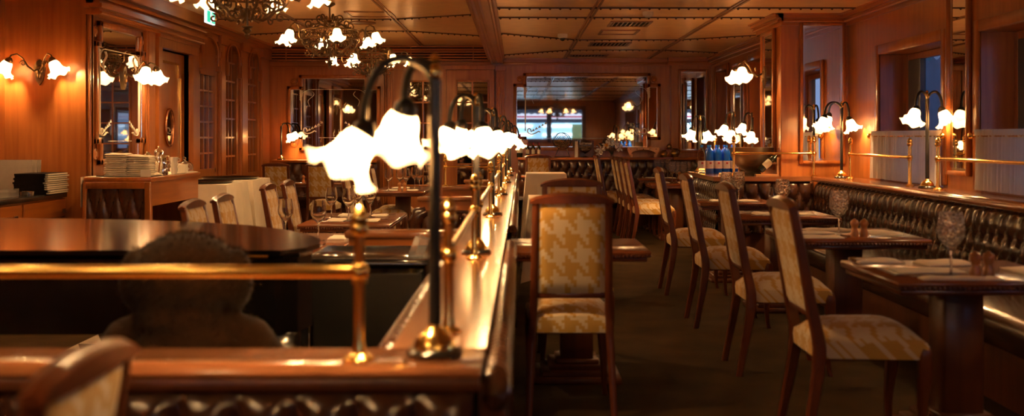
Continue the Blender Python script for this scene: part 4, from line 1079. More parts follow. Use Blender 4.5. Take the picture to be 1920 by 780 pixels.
# nearest right table
z = .75
menu(1.84, 4.56, z, 0, 'dark folder with white sheet at the left of the nearest right table', .36, .24)
napkin(1.90, 4.34, z, 0, 'long folded napkin along the front edge of the nearest right table', .34, .07, .01)
napkin(2.06, 4.86, z, 8, 'bright napkin at the back of the nearest right table', .26, .16)
napkin(2.32, 4.55, z, 0, 'napkin right of the wooden mills on the nearest right table', .16, .30)
napkin(1.76, 4.93, z, 0, 'napkin at the back left corner of the nearest right table', .22, .1)
KN.put((1.82, 4.42, z+.001), R(90), 'knife lying before the folder on the nearest right table', 'steel table cutlery')
FK.put((1.99, 4.42, z+.001), R(90), 'fork lying before the folder on the nearest right table', 'steel table cutlery')
mills(2.03-.03, 4.42, z, 'nearest right table')
glass(1.885, 4.40, z, 'large blurred wine glass on the nearest right table', True)
WGB.used = WGB.used
plate(1.66, 4.95, z, 'small steel dish on the back left corner of the nearest right table', .04, 'steel')
# second
menu(1.84, 6.36, z, 0, 'dark folder with white sheet on the second right table', .33, .22)
napkin(1.82, 6.13, z, 0, 'folded napkin along the front of the second right table', .3, .09)
napkin(2.02, 6.60, z, 0, 'bright napkin at the back of the second right table', .28, .16)
napkin(2.30, 6.40, z, 0, 'napkin right of the mills on the second right table', .17, .26)
KN.put((2.25, 6.16, z+.001), R(80), 'knife at the right front of the second right table', 'steel table cutlery')
mills(2.06, 6.18, z, 'second right table')
glass(1.955, 6.15, z, 'clear wine glass on the second right table', True)
plate(1.74, 6.7, z, 'small steel dish at the far left of the second right table', .035, 'steel')
cover(1.92, 7.98, z, -90, 'on the third right table'); napkin(2.22, 7.95, z, 0, 'second napkin on the third right table', .2, .2)
glass(2.06, 7.85, z, 'wine glass on the third right table before the tufted corner', True)
glass(2.02, 7.97, z, 'smaller wine glass beside the big one on the third right table')
cover(1.90, 9.65, z, -90, 'on the fourth right table'); napkin(2.18, 9.6, z, 0, 'second napkin on the fourth right table', .2, .2)
glass(1.95, 9.42, z, 'left wine glass on the fourth table under the blue bottles', True); glass(2.08, 9.50, z, 'right wine glass on the fourth table under the blue bottles', True)
for k, (tx, ty, nm) in enumerate(((1.74, 13.15, 'near table of the far aisle group'), (1.76, 14.7, 'farthest table of the aisle group'))):
    cover(tx+.2, ty+.36, z, -90, 'on the '+nm); napkin(tx+.5, ty+.3, z, 0, 'second napkin on the '+nm, .2, .2)
    glass(tx+.30, ty+.15, z, 'front left wine glass on the '+nm, True); glass(tx+.38, ty+.3, z, 'middle wine glass on the '+nm, True); glass(tx+.46, ty+.2, z, 'front right wine glass on the '+nm, True)
    mills(tx+.62, ty+.16, z, nm)
glass(2.30, 13.62, z, 'wine glass right of the mills on the near table of the far aisle group', True)
# left tables
zl = .65
cover(-1.42, 6.62, zl, 0, 'at the near right of the table behind the piano')
napkin(-1.25, 7.1, zl, 90, 'napkin at the far right of the table behind the piano', .2, .12)
glass(-1.62, 7.1, zl, 'leftmost wine glass on the table behind the piano lid', True); glass(-1.36, 6.95, zl, 'right wine glass on the table behind the piano lid', True)
cover(-1.55, 8.62, zl, -90, 'at the near left of the middle left table'); cover(-1.55, 9.15, zl, -90, 'at the far left of the middle left table')
cover(-1.22, 8.6, zl, 90, 'at the near right of the middle left table'); cover(-1.22, 9.15, zl, 90, 'at the far right of the middle left table')
glass(-1.60, 8.75, zl, 'leftmost of the four wine glasses on the middle left table', True); glass(-1.42, 8.55, zl, 'second from left of the four wine glasses on the middle left table', True)
glass(-1.44, 9.1, zl, 'third from left of the four wine glasses on the middle left table', True); glass(-1.30, 9.0, zl, 'rightmost of the four wine glasses on the middle left table', True)
zc = .70
cover(-1.55, 12.5, zc, -90, 'at the near left of the far left table'); cover(-1.27, 12.5, zc, 90, 'at the near right of the far left table'); napkin(-1.5, 13.1, zc, 0, 'napkin at the far end of the far left table')
for k, (gx, gy) in enumerate(((-1.56, 12.35), (-1.44, 12.5), (-1.35, 12.4), (-1.30, 12.9), (-1.22, 12.7))):
    glass(gx, gy, zc, '%s wine glass from the left on the far left table' % ['first', 'second', 'third', 'fourth', 'fifth'][k], True)
mills(-1.42, 12.28, zc, 'far left table')
mills(-3.18, 15.1, .68, 'table between the two back left chairs')
napkin(-2.98, 15.15, .68, 0, 'napkin right of the mills on the back left table')

# ================================================================ piano, bear, sideboard
t = thing('grand_piano', 'closed black grand piano with glossy lid behind the bear', 'piano', (-2.4, 4.9, FL))
def outline(g_=0.0):
    pts = [(-1.6, -.80-g_), (1.42+g_, -.80-g_)]
    arc = [(1.50, -.74), (1.53, -.60), (1.50, -.42), (1.40, -.20), (1.22, .08), (.98, .32), (.65, .52), (.25, .66), (-.2, .74), (-.7, .82), (-1.1, .88), (-1.6, .9)]
    return pts+[(x+g_, y+g_*.7) for x, y in arc]
m = MB(); m.prism(outline(.03), .985, 1.005); m.build('lid', 'ledge_wood_x' if False else 'black_gloss', t)
MB().prism(outline(0), .66, .965).build('case', 'black_gloss', t)
MB().prism(outline(-.05), .965, .985).build('lid_lining', 'black_matte', t)
MB().tube([(1.40, -.82, .98), (1.2, -.82, .98)], .012, 8).build('hinge', 'brass', t, True)
for x, y in ((1.30, -.6), (-1.3, -.6), (-.9, .6)):
    l = MB().box(x-.07, x+.07, y-.07, y+.07, .10, .66, .01).build('leg', 'black_gloss', t, True)
    MB().tube([(x-.03, y, .045), (x+.03, y, .045)], .045, 14).tube([(x, y, .05), (x, y, .11)], .02, 8).build('caster', 'brass', l, True)
MB().box(1.18, 1.5, -.78, -.5, .35, .66, .01).build('leg_block', 'black_gloss', t, True)
# bear
bt_ = thing('teddy_bear', 'large dark brown teddy bear seen from behind, facing the piano', 'toy', (-1.07, 3.30, FL))
m = MB(); E = m.ell
E((-.01, 0, 1.005), (.185, .16, .145), 24, 16); E((0, .10, .96), (.09, .10, .08), 18, 12)      # head, muzzle
E((0, 0, .62), (.20, .17, .235), 24, 16); E((0, -.0, .80), (.19, .14, .085), 20, 12); E((0, .02, .50), (.21, .19, .17), 20, 12)
E((-.02, -.02, .88), (.14, .12, .08), 20, 12)
for s_ in (-1, 1):
    E((s_*.165, -.02, 1.0), (.05, .07, .10), 16, 12)      # floppy ears
    m.tube([(s_*.12, 0, .83), (s_*.19, .0, .80), (s_*.235, .02, .72), (s_*.25, .05, .60), (s_*.24, .14, .50), (s_*.2, .22, .46)], [.07, .085, .092, .085, .08, .075], 14)
    E((s_*.215, .24, .46), (.075, .08, .07), 14, 10)
    m.tube([(s_*.12, .05, .44), (s_*.16, .22, .44), (s_*.18, .40, .45)], [.11, .10, .09], 14); E((s_*.185, .42, .48), (.085, .07, .11), 16, 12)
E((0, -.17, .46), (.05, .05, .05), 12, 8)
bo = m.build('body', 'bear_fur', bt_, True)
rm = bo.modifiers.new('r', 'REMESH'); rm.mode = 'VOXEL'; rm.voxel_size = .014; rm.use_smooth_shade = True
sm_ = bo.modifiers.new('s', 'SMOOTH'); sm_.iterations = 3; sm_.factor = .6
fur = MB(); rnd = random.Random(3); n0 = len(m.f); 
import mathutils as mu
vs_ = [mu.Vector(v_) for v_ in m.v]
for f_ in m.f:
    c = sum((vs_[i] for i in f_), mu.Vector())/len(f_)
    nn = (vs_[f_[1]]-vs_[f_[0]]).cross(vs_[f_[2]]-vs_[f_[0]])
    if nn.length < 1e-9: continue
    nn.normalize(); area = (vs_[f_[1]]-vs_[f_[0]]).cross(vs_[f_[2]]-vs_[f_[0]]).length
    for k in range(min(6, max(2, int(area*9000)))):
        a_, b2 = rnd.random(), rnd.random(); p = c*.5+vs_[f_[0]]*a_*.5+vs_[f_[2]]*(1-a_)*.5
        d = (nn+mu.Vector((rnd.uniform(-.5, .5), rnd.uniform(-.5, .5), rnd.uniform(-.9, .1)))).normalized()*rnd.uniform(.012, .022)
        q = d.cross(mu.Vector((rnd.random(), rnd.random(), rnd.random()))).normalized()*.0016
        fur.add([tuple(p+q), tuple(p-q), tuple(p+d)], [(0, 1, 2)])
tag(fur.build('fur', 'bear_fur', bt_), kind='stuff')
m = MB()
for s_ in (-1, 1): m.ell((s_*.055, .135, 1.03), .013, 10, 6)
m.ell((0, .2, .975), (.022, .015, .016), 10, 6); m.build('eyes_and_nose', 'black_gloss', bt_, True)
st = thing('piano_stool', 'dark padded stool under the teddy bear, mostly hidden', 'stool', (-1.07, 3.45, FL))
MB().box(-.30, .30, -.28, .30, .25, .325, .02).build('seat', 'leather', st, True)
for sx in (-.25, .25):
    for sy in (-.22, .24): MB().box(sx-.025, sx+.025, sy-.025, sy+.025, 0, .25).build('leg', 'black_gloss', st)
# black glossy sideboard
t = thing('sideboard', 'low black sideboard with mirror-like top left of the partition', 'cabinet', (-.745, 5.3, FL))
MB().box(-.29, .29, -.25, .3, .08, .82, .008).build('body', 'black_gloss', t, True)
MB().box(-.31, .31, -.28, .33, .82, .85, .006).build('top', 'black_gloss', t, True)
m = MB()
for a0, a1, c0, c1 in ((-.31, .31, -.28, -.27), (-.31, -.30, -.27, .33), (.30, .31, -.27, .33), (-.3, .3, .32, .33)): m.box(a0, a1, c0, c1, .85, .858)
m.build('metal_edge', 'steel', t); MB().box(-.27, .27, -.262, -.25, .12, .78, .004).build('front_panel', 'black_matte', t)
MB().box(-.31, .31, -.28, .33, 0, .08).build('plinth', 'black_matte', t)
t = thing('sign_holder', 'tilted clear acrylic holder on the black sideboard', 'holder', (-.50, 5.12, .753), R(-20))
MB().prism([(-.045, 0), (.045, 0), (.075, .09), (.0, .11)], -.03, .03, 'y').build('acrylic_block', 'acrylic', t)
MB().box(-.05, .08, -.04, .04, 0, .006).build('foot', 'acrylic', t)
t = thing('low_bench', 'dark low stool with pale rim beside the black sideboard', 'stool', (-1.20, 5.25, FL))
MB().box(-.14, .14, -.2, .2, .30, .33, .004).build('seat', 'dark_wood', t); MB().box(-.14, .14, -.2, .2, .08, .30).build('body', 'black_matte', t); MB().box(-.145, .145, -.21, -.2, .30, .325).build('rim', 'steel', t)
MB().box(-.12, .12, -.18, .18, 0, .08).build('plinth', 'black_matte', t)

# ================================================================ left service station and counter
t = thing('service_station', 'wooden waiter station with tufted leather end and open niche by the left wall', 'cabinet', (-3.55, 9.7, FL))
MB().box(-.30, .30, -.7, .72, 1.06, 1.10, .006).build('top', 'wall_wood_y', t, True)
MB().box(-.28, .28, -.68, -.64, 0, 1.06).build('end_board', 'wall_wood', t)
MB().box(-.28, .28, .66, .70, 0, 1.06).build('far_board', 'wall_wood', t); MB().box(-.28, -.25, -.64, .66, 0, 1.06).build('back_board', 'dark_wood', t)
MB().box(-.25, .28, -.64, .66, .84, 1.06).build('apron', 'wall_wood_y', t); MB().box(.2, .28, .5, .66, 0, .84).build('stile', 'wall_wood', t); MB().box(.2, .28, -.64, -.60, 0, .84).build('front_stile', 'wall_wood', t)
MB().box(-.25, .26, -.60, .62, .40, .43).build('shelf', 'dark_wood', t); MB().box(.255, .262, .52, .56, .66, .80).build('hinge', 'brass', t)
fr = MB()
for a0, a1, c0, c1 in ((-.30, -.27, .1, 1.06), (.25, .30, .1, 1.06), (-.27, .25, 1.0, 1.06)): fr.box(a0, a1, -.72, -.68, c0, c1, .004)
fr.build('panel_frame', 'wall_wood', t, True)
before = set(t.children); tufted(t, 'leather_panel', .52, .8, 4, 3, .03, 12, False)
for q in set(t.children)-before: q.location = (-.27, -.68, .20)
zt = 1.0
t = thing('tray_cloth', 'white cloth hanging over the top of the waiter station', 'cloth', (-3.55, 9.7, zt+.0015))
MB().box(-.31, .27, -.66, .73, 0, .004).build('cloth_top', 'white_cloth', t); MB().grid(lambda u, v_: (-.315-.012*v_*abs(sin(u*9)), -.72+u*.26, .003-.27*v_), 10, 4).build('cloth_drop', 'white_cloth', t)
zt = 1.007
tag(MB().box(-.26, .24, -.13, .13, 0, .008, .003).build('serving_tray', 'black_gloss', None, False, (-3.50, 9.18, zt)), 'flat dark tray under the napkin stacks', 'tray')
zt += .008
cm = napkin_mesh(.20, .17, .0165, 5).mesh('folded_napkin', 'linen', True)
for col_, (x, n_) in enumerate(((-3.60, 12), (-3.395, 11))):
    for k in range(n_):
        o_ = bpy.data.objects.new('folded_napkin', cm); COL.objects.link(o_); o_.location = (x+random.uniform(-.004, .004), 9.17+random.uniform(-.004, .004), zt+.0165*k)
        o_.rotation_euler = (0, R(3) if col_ and k == n_-1 else 0, R(random.uniform(-2.5, 2.5)))
        OD = ['bottom', 'second from bottom', 'third from bottom', 'fourth from bottom', 'fifth from bottom', 'sixth from bottom']; UD = ['topmost', 'second from top', 'third from top', 'fourth from top', 'fifth from top', 'sixth from top']
        pos_ = OD[k] if k < n_/2 else UD[n_-1-k]
        tag(o_, 'folded white napkin, %s in the %s stack on the waiter station' % (pos_, ('left', 'right')[col_]), 'napkin', ('%s stack of napkins on the waiter station' % ('left', 'right')[col_]))
zt = 1.007
def card(label, loc, rz, w_, h, mt='paper'):
    o_ = MB().box(-w_/2, w_/2, -.002, .002, 0, h).box(-w_/2, w_/2, 0, .03, 0, .003).build('table_card', mt, None, False, loc, R(rz)); return tag(o_, label, 'card')
card('small printed white card before the right napkin stack', (-3.31, 9.04, zt), 4, .09, .06)
def pot(label, loc, s_, rz):
    t_ = thing('coffee_pot', label, 'pot', loc, R(rz), 'steel coffee pots on the waiter station')
    MB().lathe([(0, 0), (.045, 0), (.048, .02), (.04, .09), (.030, .15), (.034, .165), (.034, .17)], seg=22).build('body', 'chrome', t_, True)
    MB().lathe([(.035, .168), (.03, .182), (.012, .192), (.006, .20), (.01, .21), (0, .215)], seg=16).build('lid', 'chrome', t_, True)
    MB().tube([(.035, 0, .14), (.075, 0, .14), (.082, 0, .08), (.045, 0, .045)], .006, 8).build('handle', 'chrome', t_, True)
    MB().tube([(-.03, 0, .10), (-.06, 0, .14), (-.075, 0, .17)], [.012, .009, .006], 8).build('spout', 'chrome', t_, True); t_.scale = (s_, s_, s_)
pot('taller steel coffee pot behind the right napkin stack', (-3.40, 9.62, zt), 1.25, 20); pot('shorter steel coffee pot right of the tall one', (-3.30, 9.45, zt), .95, -15)
pot('brass-toned pot glimpsed behind the left napkin stack', (-3.56, 9.75, zt), 1.0, 160)
def cup(label, loc):
    t_ = thing('coffee_cup', label, 'cup', loc, 0, 'white coffee cups on the waiter station')
    MB().lathe([(0, 0), (.025, 0), (.036, .03), (.04, .06), (.037, .06), (.032, .03), (0, .006)], seg=18, cap=False).build('bowl', 'porcelain', t_, True)
    MB().tube([(.038, 0, .05), (.06, 0, .045), (.058, 0, .02), (.034, 0, .018)], .004, 6).build('handle', 'porcelain', t_, True)
for k, l in enumerate(('lower cup of the white stack behind the pots', 'middle cup of the white stack behind the pots', 'top cup of the white stack behind the pots')): cup(l, (-3.30, 9.75, zt+.05*k))
tag(MB().box(-.05, .05, -.04, .04, 0, .085, .003).build('paper_box', 'paper', None, False, (-3.30, 9.98, zt)), 'small white box right of the steel pots', 'box')
t = thing('cake_dome', 'glass cake dome with knob at the right end of the waiter station', 'dome', (-3.37, 10.28, zt))
MB().lathe([(0, 0), (.09, 0), (.095, .01), (0, .012)], seg=24).build('plate', 'porcelain', t, True)
MB().lathe([(.082, .012), (.084, .06), (.065, .095), (.02, .11), (.012, .12), (.02, .132), (.014, .148), (0, .15), (0, .108), (.06, .09), (.08, .058), (.079, .012)], seg=28, cap=False).build('dome', 'glass', t, True)
tag(MB().ell((0, 0, .02), (.05, .04, .02)).build('pastry', 'paper', None, True, (-3.37, 10.28, zt+.012)), 'pale pastry under the glass cake dome', 'food')
t = thing('glass_basket', 'wire basket of upturned glasses in the waiter station niche', 'basket', (-3.36, 9.35, .345))
m = MB()
for i in range(5):
    for j in range(3): m.tube([(-.1+i*.05, -.06+j*.06, .0), (-.1+i*.05, -.06+j*.06, .10)], .018, 8)
m.build('tumblers', 'glass', t, True)
m = MB()
for z_ in (.0, .05, .1): m.tube([(-.13, -.09, z_), (.13, -.09, z_), (.13, .09, z_), (-.13, .09, z_), (-.13, -.09, z_)], .004, 5)
m.build('wire_frame', 'steel', t)
# counter
t = thing('counter', 'wooden sideboard counter with dark marble top at the far left', 'counter', (-4.47, 8.0, FL))
MB().box(-.27, .31, -2.2, 1.38, .905, .95, .006).build('marble_top', 'marble', t, True)
MB().box(-.27, .27, -2.2, 1.36, 0, .905).build('body', 'wall_wood_y', t)
for y in (-2.1, -1.2, -.3, .6):
    d = MB().box(.27, .285, y+.01, y+.86, .10, .70, .004).build('door', 'wall_wood', t); dr = MB().box(.27, .285, y+.01, y+.86, .73, .89, .004).build('drawer', 'wall_wood_y', t)
    MB().box(.285, .30, y+.72, y+.78, .76, .80, .003).build('handle', 'steel', dr)
zc = .85
mm = thing('menu_book', 'x', 'menu'); MB().box(-.15, .13, -.2, .2, 0, .003).box(-.15, .13, -.2, .2, .015, .018).box(-.155, -.15, -.2, .2, 0, .018).box(-.15, .12, -.204, -.198, 0, .018).build('cover', 'black_matte', mm)
MB().box(-.149, .145, -.195, .195, .003, .015).build('pages', 'paper', mm)
MP = Proto(mm)
for k in range(10):
    MP.put((-4.29+random.uniform(-.012, .012), 9.16-.0, zc+.001+.0185*k), R(random.uniform(-3, 3)), 'black menu book, %s in the stack on the marble counter' % ['bottom', 'second from bottom', 'third from bottom', 'fourth from bottom', 'fifth from bottom', 'fifth from top', 'fourth from top', 'third from top', 'second from top', 'topmost'][k], 'black menus stacked on the marble counter')
for k in range(4):
    o_ = MB().box(-.18, .18, -.006, .006, 0, .30).build('grey_board', 'grey_card', None, False, (-4.56+.025*k, 9.29+.018*k-.02, zc+.001), R(0)); o_.rotation_euler = (R(-6), 0, 0)
    o_.location = (-4.62-.02*k if k == 0 else -4.60+.012*k, 9.26+.016*k, zc+.001)
    tag(o_, '%s of the grey boards leaning on the wall at the far left' % ('frontmost', 'second', 'third', 'rearmost')[k], 'board', 'grey boards leaning on the wall')
t = thing('clear_tray', 'clear plastic tray on the marble counter at the left edge', 'tray', (-4.42, 8.45, zc+.001))
m = MB()
m.box(-.17, .17, -.2, .2, 0, .004)
for a0, a1, c0, c1 in ((-.17, -.166, -.2, .2), (.166, .17, -.2, .2), (-.166, .166, -.2, -.196), (-.166, .166, .196, .2)): m.box(a0, a1, c0, c1, .004, .07)
m.build('tray_shell', 'acrylic', t); 
plate(-4.47, 8.40, zc+.007, 'steel spoon rest inside the clear tray', .05, 'steel')
tag(MB().lathe([(0, 0), (.055, 0), (.06, .035), (.063, .037), (.056, .035), (.05, .006), (0, .005)], seg=24, cap=False).build('steel_bowl', 'chrome', None, True, (-4.26, 8.82, zc+.001)), 'shiny round steel bowl in front of the black menus', 'bowl')

# white clothed stands
def cloth_stand(label, cx, cy, w_, d, z, base, cat='table'):
    t_ = thing('clothed_table', label, cat, (cx, cy, base), 0, 'tables draped in white cloth'); h = z-base
    MB().box(-w_/2+.02, w_/2-.02, -d/2+.02, d/2-.02, h-.03, h-.004).build('tabletop', 'dark_wood', t_)
    for sx in (-1, 1):
        for sy in (-1, 1): MB().box(sx*(w_/2-.05)-.02, sx*(w_/2-.05)+.02, sy*(d/2-.05)-.02, sy*(d/2-.05)+.02, 0, h-.03).build('leg', 'dark_wood', t_)
    m_ = MB(); N_ = 96; vs = []; rows = 8
    per = []
    for i in range(N_):
        s_ = i/N_*4; k = int(s_); f_ = s_-k
        per.append([(-1+2*f_, -1), (1, -1+2*f_), (1-2*f_, 1), (-1, 1-2*f_)][k])
    for r_ in range(rows+1):
        v_ = r_/rows; drop = h*.72*v_
        for i, (px_, py_) in enumerate(per):
            fold = (.012*sin(i*.79)+.008*sin(i*1.7))*v_; cor = 1+.0*v_
            corner = max(0, (abs(px_)+abs(py_))-1.72)*.22*v_
            vs.append((px_*(w_/2)*(1+.04*v_)+px_*(fold+corner), py_*(d/2)*(1+.04*v_)+py_*(fold+corner), h+.004-drop-(corner*.5)))
    m_.add(vs, [(r_*N_+i, (r_+1)*N_+i, (r_+1)*N_+(i+1) % N_, r_*N_+(i+1) % N_) for r_ in range(rows) for i in range(N_)]+[tuple(range(N_))])
    m_.build('cloth', 'white_cloth', t_, True); return t_
cloth_stand('white-clothed stand right of the waiter station carrying a black tray', -3.4, 10.98, .74, .82, .86, FL)
cloth_stand('white-clothed stand farther along under the arched windows', -3.4, 12.02, .74, .82, .86, FL)
tag(MB().lathe([(0, 0), (.30, 0), (.33, .025), (.325, .027), (.29, .006), (0, .006)], seg=36, cap=False).build('round_tray', 'black_gloss', None, True, (-3.38, 10.9, .866)), 'black oval tray on the nearer white-clothed stand', 'tray', 'black service trays')
tag(MB().lathe([(0, 0), (.30, 0), (.33, .025), (.325, .027), (.29, .006), (0, .006)], seg=36, cap=False).build('round_tray', 'black_gloss', None, True, (-3.38, 11.95, .866)), 'black oval tray on the farther white-clothed stand', 'tray', 'black service trays')
cloth_stand('white-clothed table directly behind the centre foreground chair', .33, 8.35, .46, .7, .86, 0)
cloth_stand('taller white-clothed table farther up the partition side', .31, 10.9, .42, .6, .97, 0)

# ================================================================ items on the back bench ledge
zb = 1.04
def wine_bottle(label, loc, s_=1.0, body_label='wine_label', tilt=None):
    t_ = thing('wine_bottle', label, 'bottle', loc, 0, 'wine bottles')
    MB().lathe([(0, 0), (.036, 0), (.038, .01), (.038, .18), (.034, .205), (.016, .235), (.0135, .25), (.0135, .295), (.0155, .297), (.0155, .305), (0, .305)], seg=20).build('glass_body', 'wine_glass_dark', t_, True)
    MB().lathe([(.0385, .06), (.0387, .062), (.0387, .15), (.0385, .152)], seg=20, cap=False).build('paper_label', body_label, t_, True)
    MB().lathe([(.0142, .25), (.0142, .298), (.0162, .299), (.0162, .307), (0, .307)], seg=14).build('capsule', 'label_red', t_, True); t_.scale = (s_, s_, s_); return t_
wine_bottle('tallest wine bottle with white label left of the small bottles', (.045, 15.95, zb), 1.2)
for k, x in enumerate((.17, .26, .35)): wine_bottle('%s of the three small wine bottles in the tray' % ('left', 'middle', 'right')[k], (x, 16.0, zb+.012), .72)
t = thing('bottle_tray', 'pale wooden tray holding three small wine bottles', 'tray', (.26, 16.0, zb)); MB().box(-.15, .15, -.05, .05, 0, .012).build('base', 'pale_wood', t)
MB().box(-.16, .16, -.054, -.05, 0, .035).build('front_edge', 'pale_wood', t)
tag(MB().box(-.09, .09, -.008, .008, 0, .28).box(-.07, .07, -.010, -.008, .02, .26).build('picture_frame', 'wall_wood', None, False, (.09, 16.16, zb)), 'small wooden frame behind the wine bottles', 'frame')
t = thing('cork_holder', 'round wire holder half filled with corks on thin legs', 'holder', (.72, 16.0, zb+.006))
m = MB(); cz = .25
for r in (.13, .105, .08, .055, .03):
    for yy in ((-.04, .04) if r == .13 else (-.045,)): m.tube([(r*cos(2*pi*i/28), yy, cz+r*sin(2*pi*i/28)) for i in range(29)], .0035 if r < .13 else .005, 5)
for i in range(12): a_ = 2*pi*i/12; m.tube([(.13*cos(a_), -.04, cz+.13*sin(a_)), (.13*cos(a_), .04, cz+.13*sin(a_))], .003, 4)
m.build('wire_cage', 'iron', t); m = MB().tube([(-.06, -.04, .13), (-.12, -.08, 0), (.12, -.08, 0.004), (.06, -.04, .13)], .005, 6).tube([(-.06, .04, .13), (-.12, .06, 0), (.12, .06, .004), (.06, .04, .13)], .005, 6); m.build('stand', 'iron', t)
m = MB(); rnd = random.Random(2)
for k in range(90):
    a_ = rnd.uniform(pi, 2*pi); r = .115*math.sqrt(rnd.random()); x, z_ = r*cos(a_), r*sin(a_)+.01; an = rnd.uniform(0, pi)
    m.tube([(x-.012*cos(an), rnd.uniform(-.03, .03), cz+z_-.012*sin(an)), (x+.012*cos(an), rnd.uniform(-.03, .03), cz+z_+.012*sin(an))], .0085, 6)
tag(m.build('corks', 'cork', t), kind='stuff')
tag(MB().box(-.022, .022, -.08, .08, 0, .255, .003).build('cream_box', 'paper', None, False, (.94, 16.0, zb)), 'narrow upright cream box left of the giant glass', 'box')
tag(MB().box(-.115, .115, -.02, .02, 0, .27, .002).build('dark_panel', 'dark_wood', None, False, (1.11, 16.12, zb)), 'dark square panel behind the giant glass', 'box')
t = thing('giant_goblet', 'giant engraved glass goblet full of corks', 'goblet', (1.08, 15.98, zb))
MB().lathe([(0, 0), (.06, 0), (.055, .006), (.012, .02), (.010, .06), (.05, .085), (.095, .125), (.11, .17), (.105, .22), (.085, .27), (.082, .27), (.101, .22), (.106, .17), (.09, .127), (.045, .09), (0, .08)], seg=30, cap=False).build('glass_body', 'glass', t, True)
m = MB()
for k in range(50):
    a_ = rnd.uniform(0, 2*pi); r = .08*math.sqrt(rnd.random()); an = rnd.uniform(0, pi); z_ = rnd.uniform(.11, .17)
    if r > (z_-.08)*1.6+.01: continue
    x, y = r*cos(a_), r*sin(a_); m.tube([(x-.015*cos(an), y, z_), (x+.015*cos(an), y, z_+.01*sin(an))], .009, 6)
tag(m.build('corks', 'cork', t), kind='stuff')
fc = bpy.data.curves.new('txt', 'FONT'); fc.body = 'LaVenue'; fc.size = .055; fc.extrude = .0008; fc.align_x = 'CENTER'
tmp = bpy.data.objects.new('tmp', fc); COL.objects.link(tmp)
me = bpy.data.meshes.new_from_object(tmp.evaluated_get(bpy.context.evaluated_depsgraph_get())); bpy.data.objects.remove(tmp)
me.materials.clear(); me.materials.append(MATS['etched'])
lt = bpy.data.objects.new('engraved_lettering', me); COL.objects.link(lt); lt.parent = t; lt.rotation_euler = (R(78), 0, 0); lt.location = (0, -.112, .205)
# flowers
t = thing('flower_vase', 'clear vase of large white lilies on the back ledge', 'vase', (1.50, 15.98, zb+.003))
MB().lathe([(0, 0), (.028, 0), (.02, .03), (.03, .10), (.055, .16), (.052, .16), (.027, .10), (.016, .03), (0, .008)], seg=18, cap=False).build('vase_glass', 'glass', t, True)
m = MB(); rnd = random.Random(5); fl_ = []
for k, (dx, dz) in enumerate(((-.17, .12), (-.09, .2), (-.02, .26), (.05, .2), (.12, .15), (-.22, .07))):
    m.tube([(0, 0, .03), (dx*.3, 0, .12), (dx, 0, dz)], .004, 5); fl_.append((dx, dz))
m.build('stems', 'stem_dark', t, True)
for dx, dz in fl_:
    m = MB()
    for q in range(6):
        a_ = 2*pi*q/6+rnd.random(); l_ = .075
        m.add([(dx, 0, dz), (dx+l_*.6*cos(a_)-.018*sin(a_), -.02, dz+l_*.6*sin(a_)+.018*cos(a_)), (dx+l_*cos(a_), -.01, dz+l_*sin(a_)), (dx+l_*.6*cos(a_)+.018*sin(a_), -.02, dz+l_*.6*sin(a_)-.018*cos(a_))], [(0, 1, 2, 3)])
    m.build('blossom', 'petal', t)
MB().ell((-.09, -.02, .19), (.03, .015, .03), 8, 6).build('orange_bloom', 'petal_orange', t)
# arch rack
t = thing('arch_rack', 'orange wooden arch-shaped rack with pegs on the back ledge', 'rack', (1.99, 15.95, zb))
N_ = 12; up = [(-.25+.5*i/N_, .155) for i in range(N_+1)]; dn = [(.21-.42*i/N_, .07+.055*sin(pi*i/N_)-(.05 if i in (0, N_) else 0)) for i in range(N_+1)]
MB().prism(up+[(.25, .12)]+dn+[(-.25, .12)], -.02, .02, 'y').build('arch', 'box_wood', t)
m = MB()
for x in (-.2, -.1, 0, .1, .2): m.lathe([(.008, -.022), (.008, -.02)], (x, 0, .13), 10, 'y')
m.build('peg_holes', 'black_matte', t); MB().box(-.2, -.17, -.05, .05, 0, .05).box(.17, .2, -.05, .05, 0, .05).build('feet', 'box_wood', t)
for k, (x, z_, s_) in enumerate(((2.32, 0, .055), (2.50, 0, .07), (2.41, .13, .04))):
    t = thing('metal_jug', '%s dull brass jug by the right mirror on the back ledge' % ('left', 'right', 'upper')[k], 'jug', (x, 15.97+.03*k, zb+z_+.001), 0, 'dull brass jugs')
    MB().lathe([(0, 0), (s_*.6, 0), (s_, s_*.7), (s_*.9, s_*1.2), (s_*.5, s_*1.7), (s_*.65, s_*2), (s_*.6, s_*2), (s_*.45, s_*1.7), (0, s_*1.5)], seg=20).build('body', 'dull_brass', t, True)
    MB().tube([(s_*.6, 0, s_*1.9), (s_*1.3, 0, s_*1.6), (s_*1.25, 0, s_*.9), (s_*.9, 0, s_*.7)], .006, 6).build('handle', 'dull_brass', t, True)
t_ = None

# ================================================================ bottles, bowl, wine cradle on the right ledge
def water_bottle(name_mat='blue_plastic'):
    t_ = thing('water_bottle', 'x', 'bottle')
    MB().lathe([(0, 0), (.038, 0), (.042, .008), (.042, .09), (.041, .10), (.042, .11), (.042, .215), (.0395, .238), (.030, .262), (.016, .278), (.014, .284), (.014, .295), (0, .295)], seg=20).build('body', name_mat, t_, True)
    MB().lathe([(.0428, .055), (.043, .06), (.043, .135), (.0428, .14)], seg=20, cap=False).build('paper_label', 'label', t_, True)
    MB().lathe([(.016, .288), (.016, .312), (0, .312)], seg=14).build('cap', 'blue_cap', t_, True)
    MB().box(-.012, .012, -.0445, -.042, .105, .125).build('emblem', 'label_red', t_)
    return t_
WB = Proto(water_bottle())
k = 0
for r_ in range(2):
    for c_ in range(4):
        WB.put((2.115+.09*c_, 11.10+.1*r_, LR+.001), 0, '%s blue water bottle in the %s row of the pack' % (('leftmost', 'second', 'third', 'rightmost')[c_], ('front', 'rear')[r_]), 'blue water bottles beside the bowl', (.97, .97, 1.0))
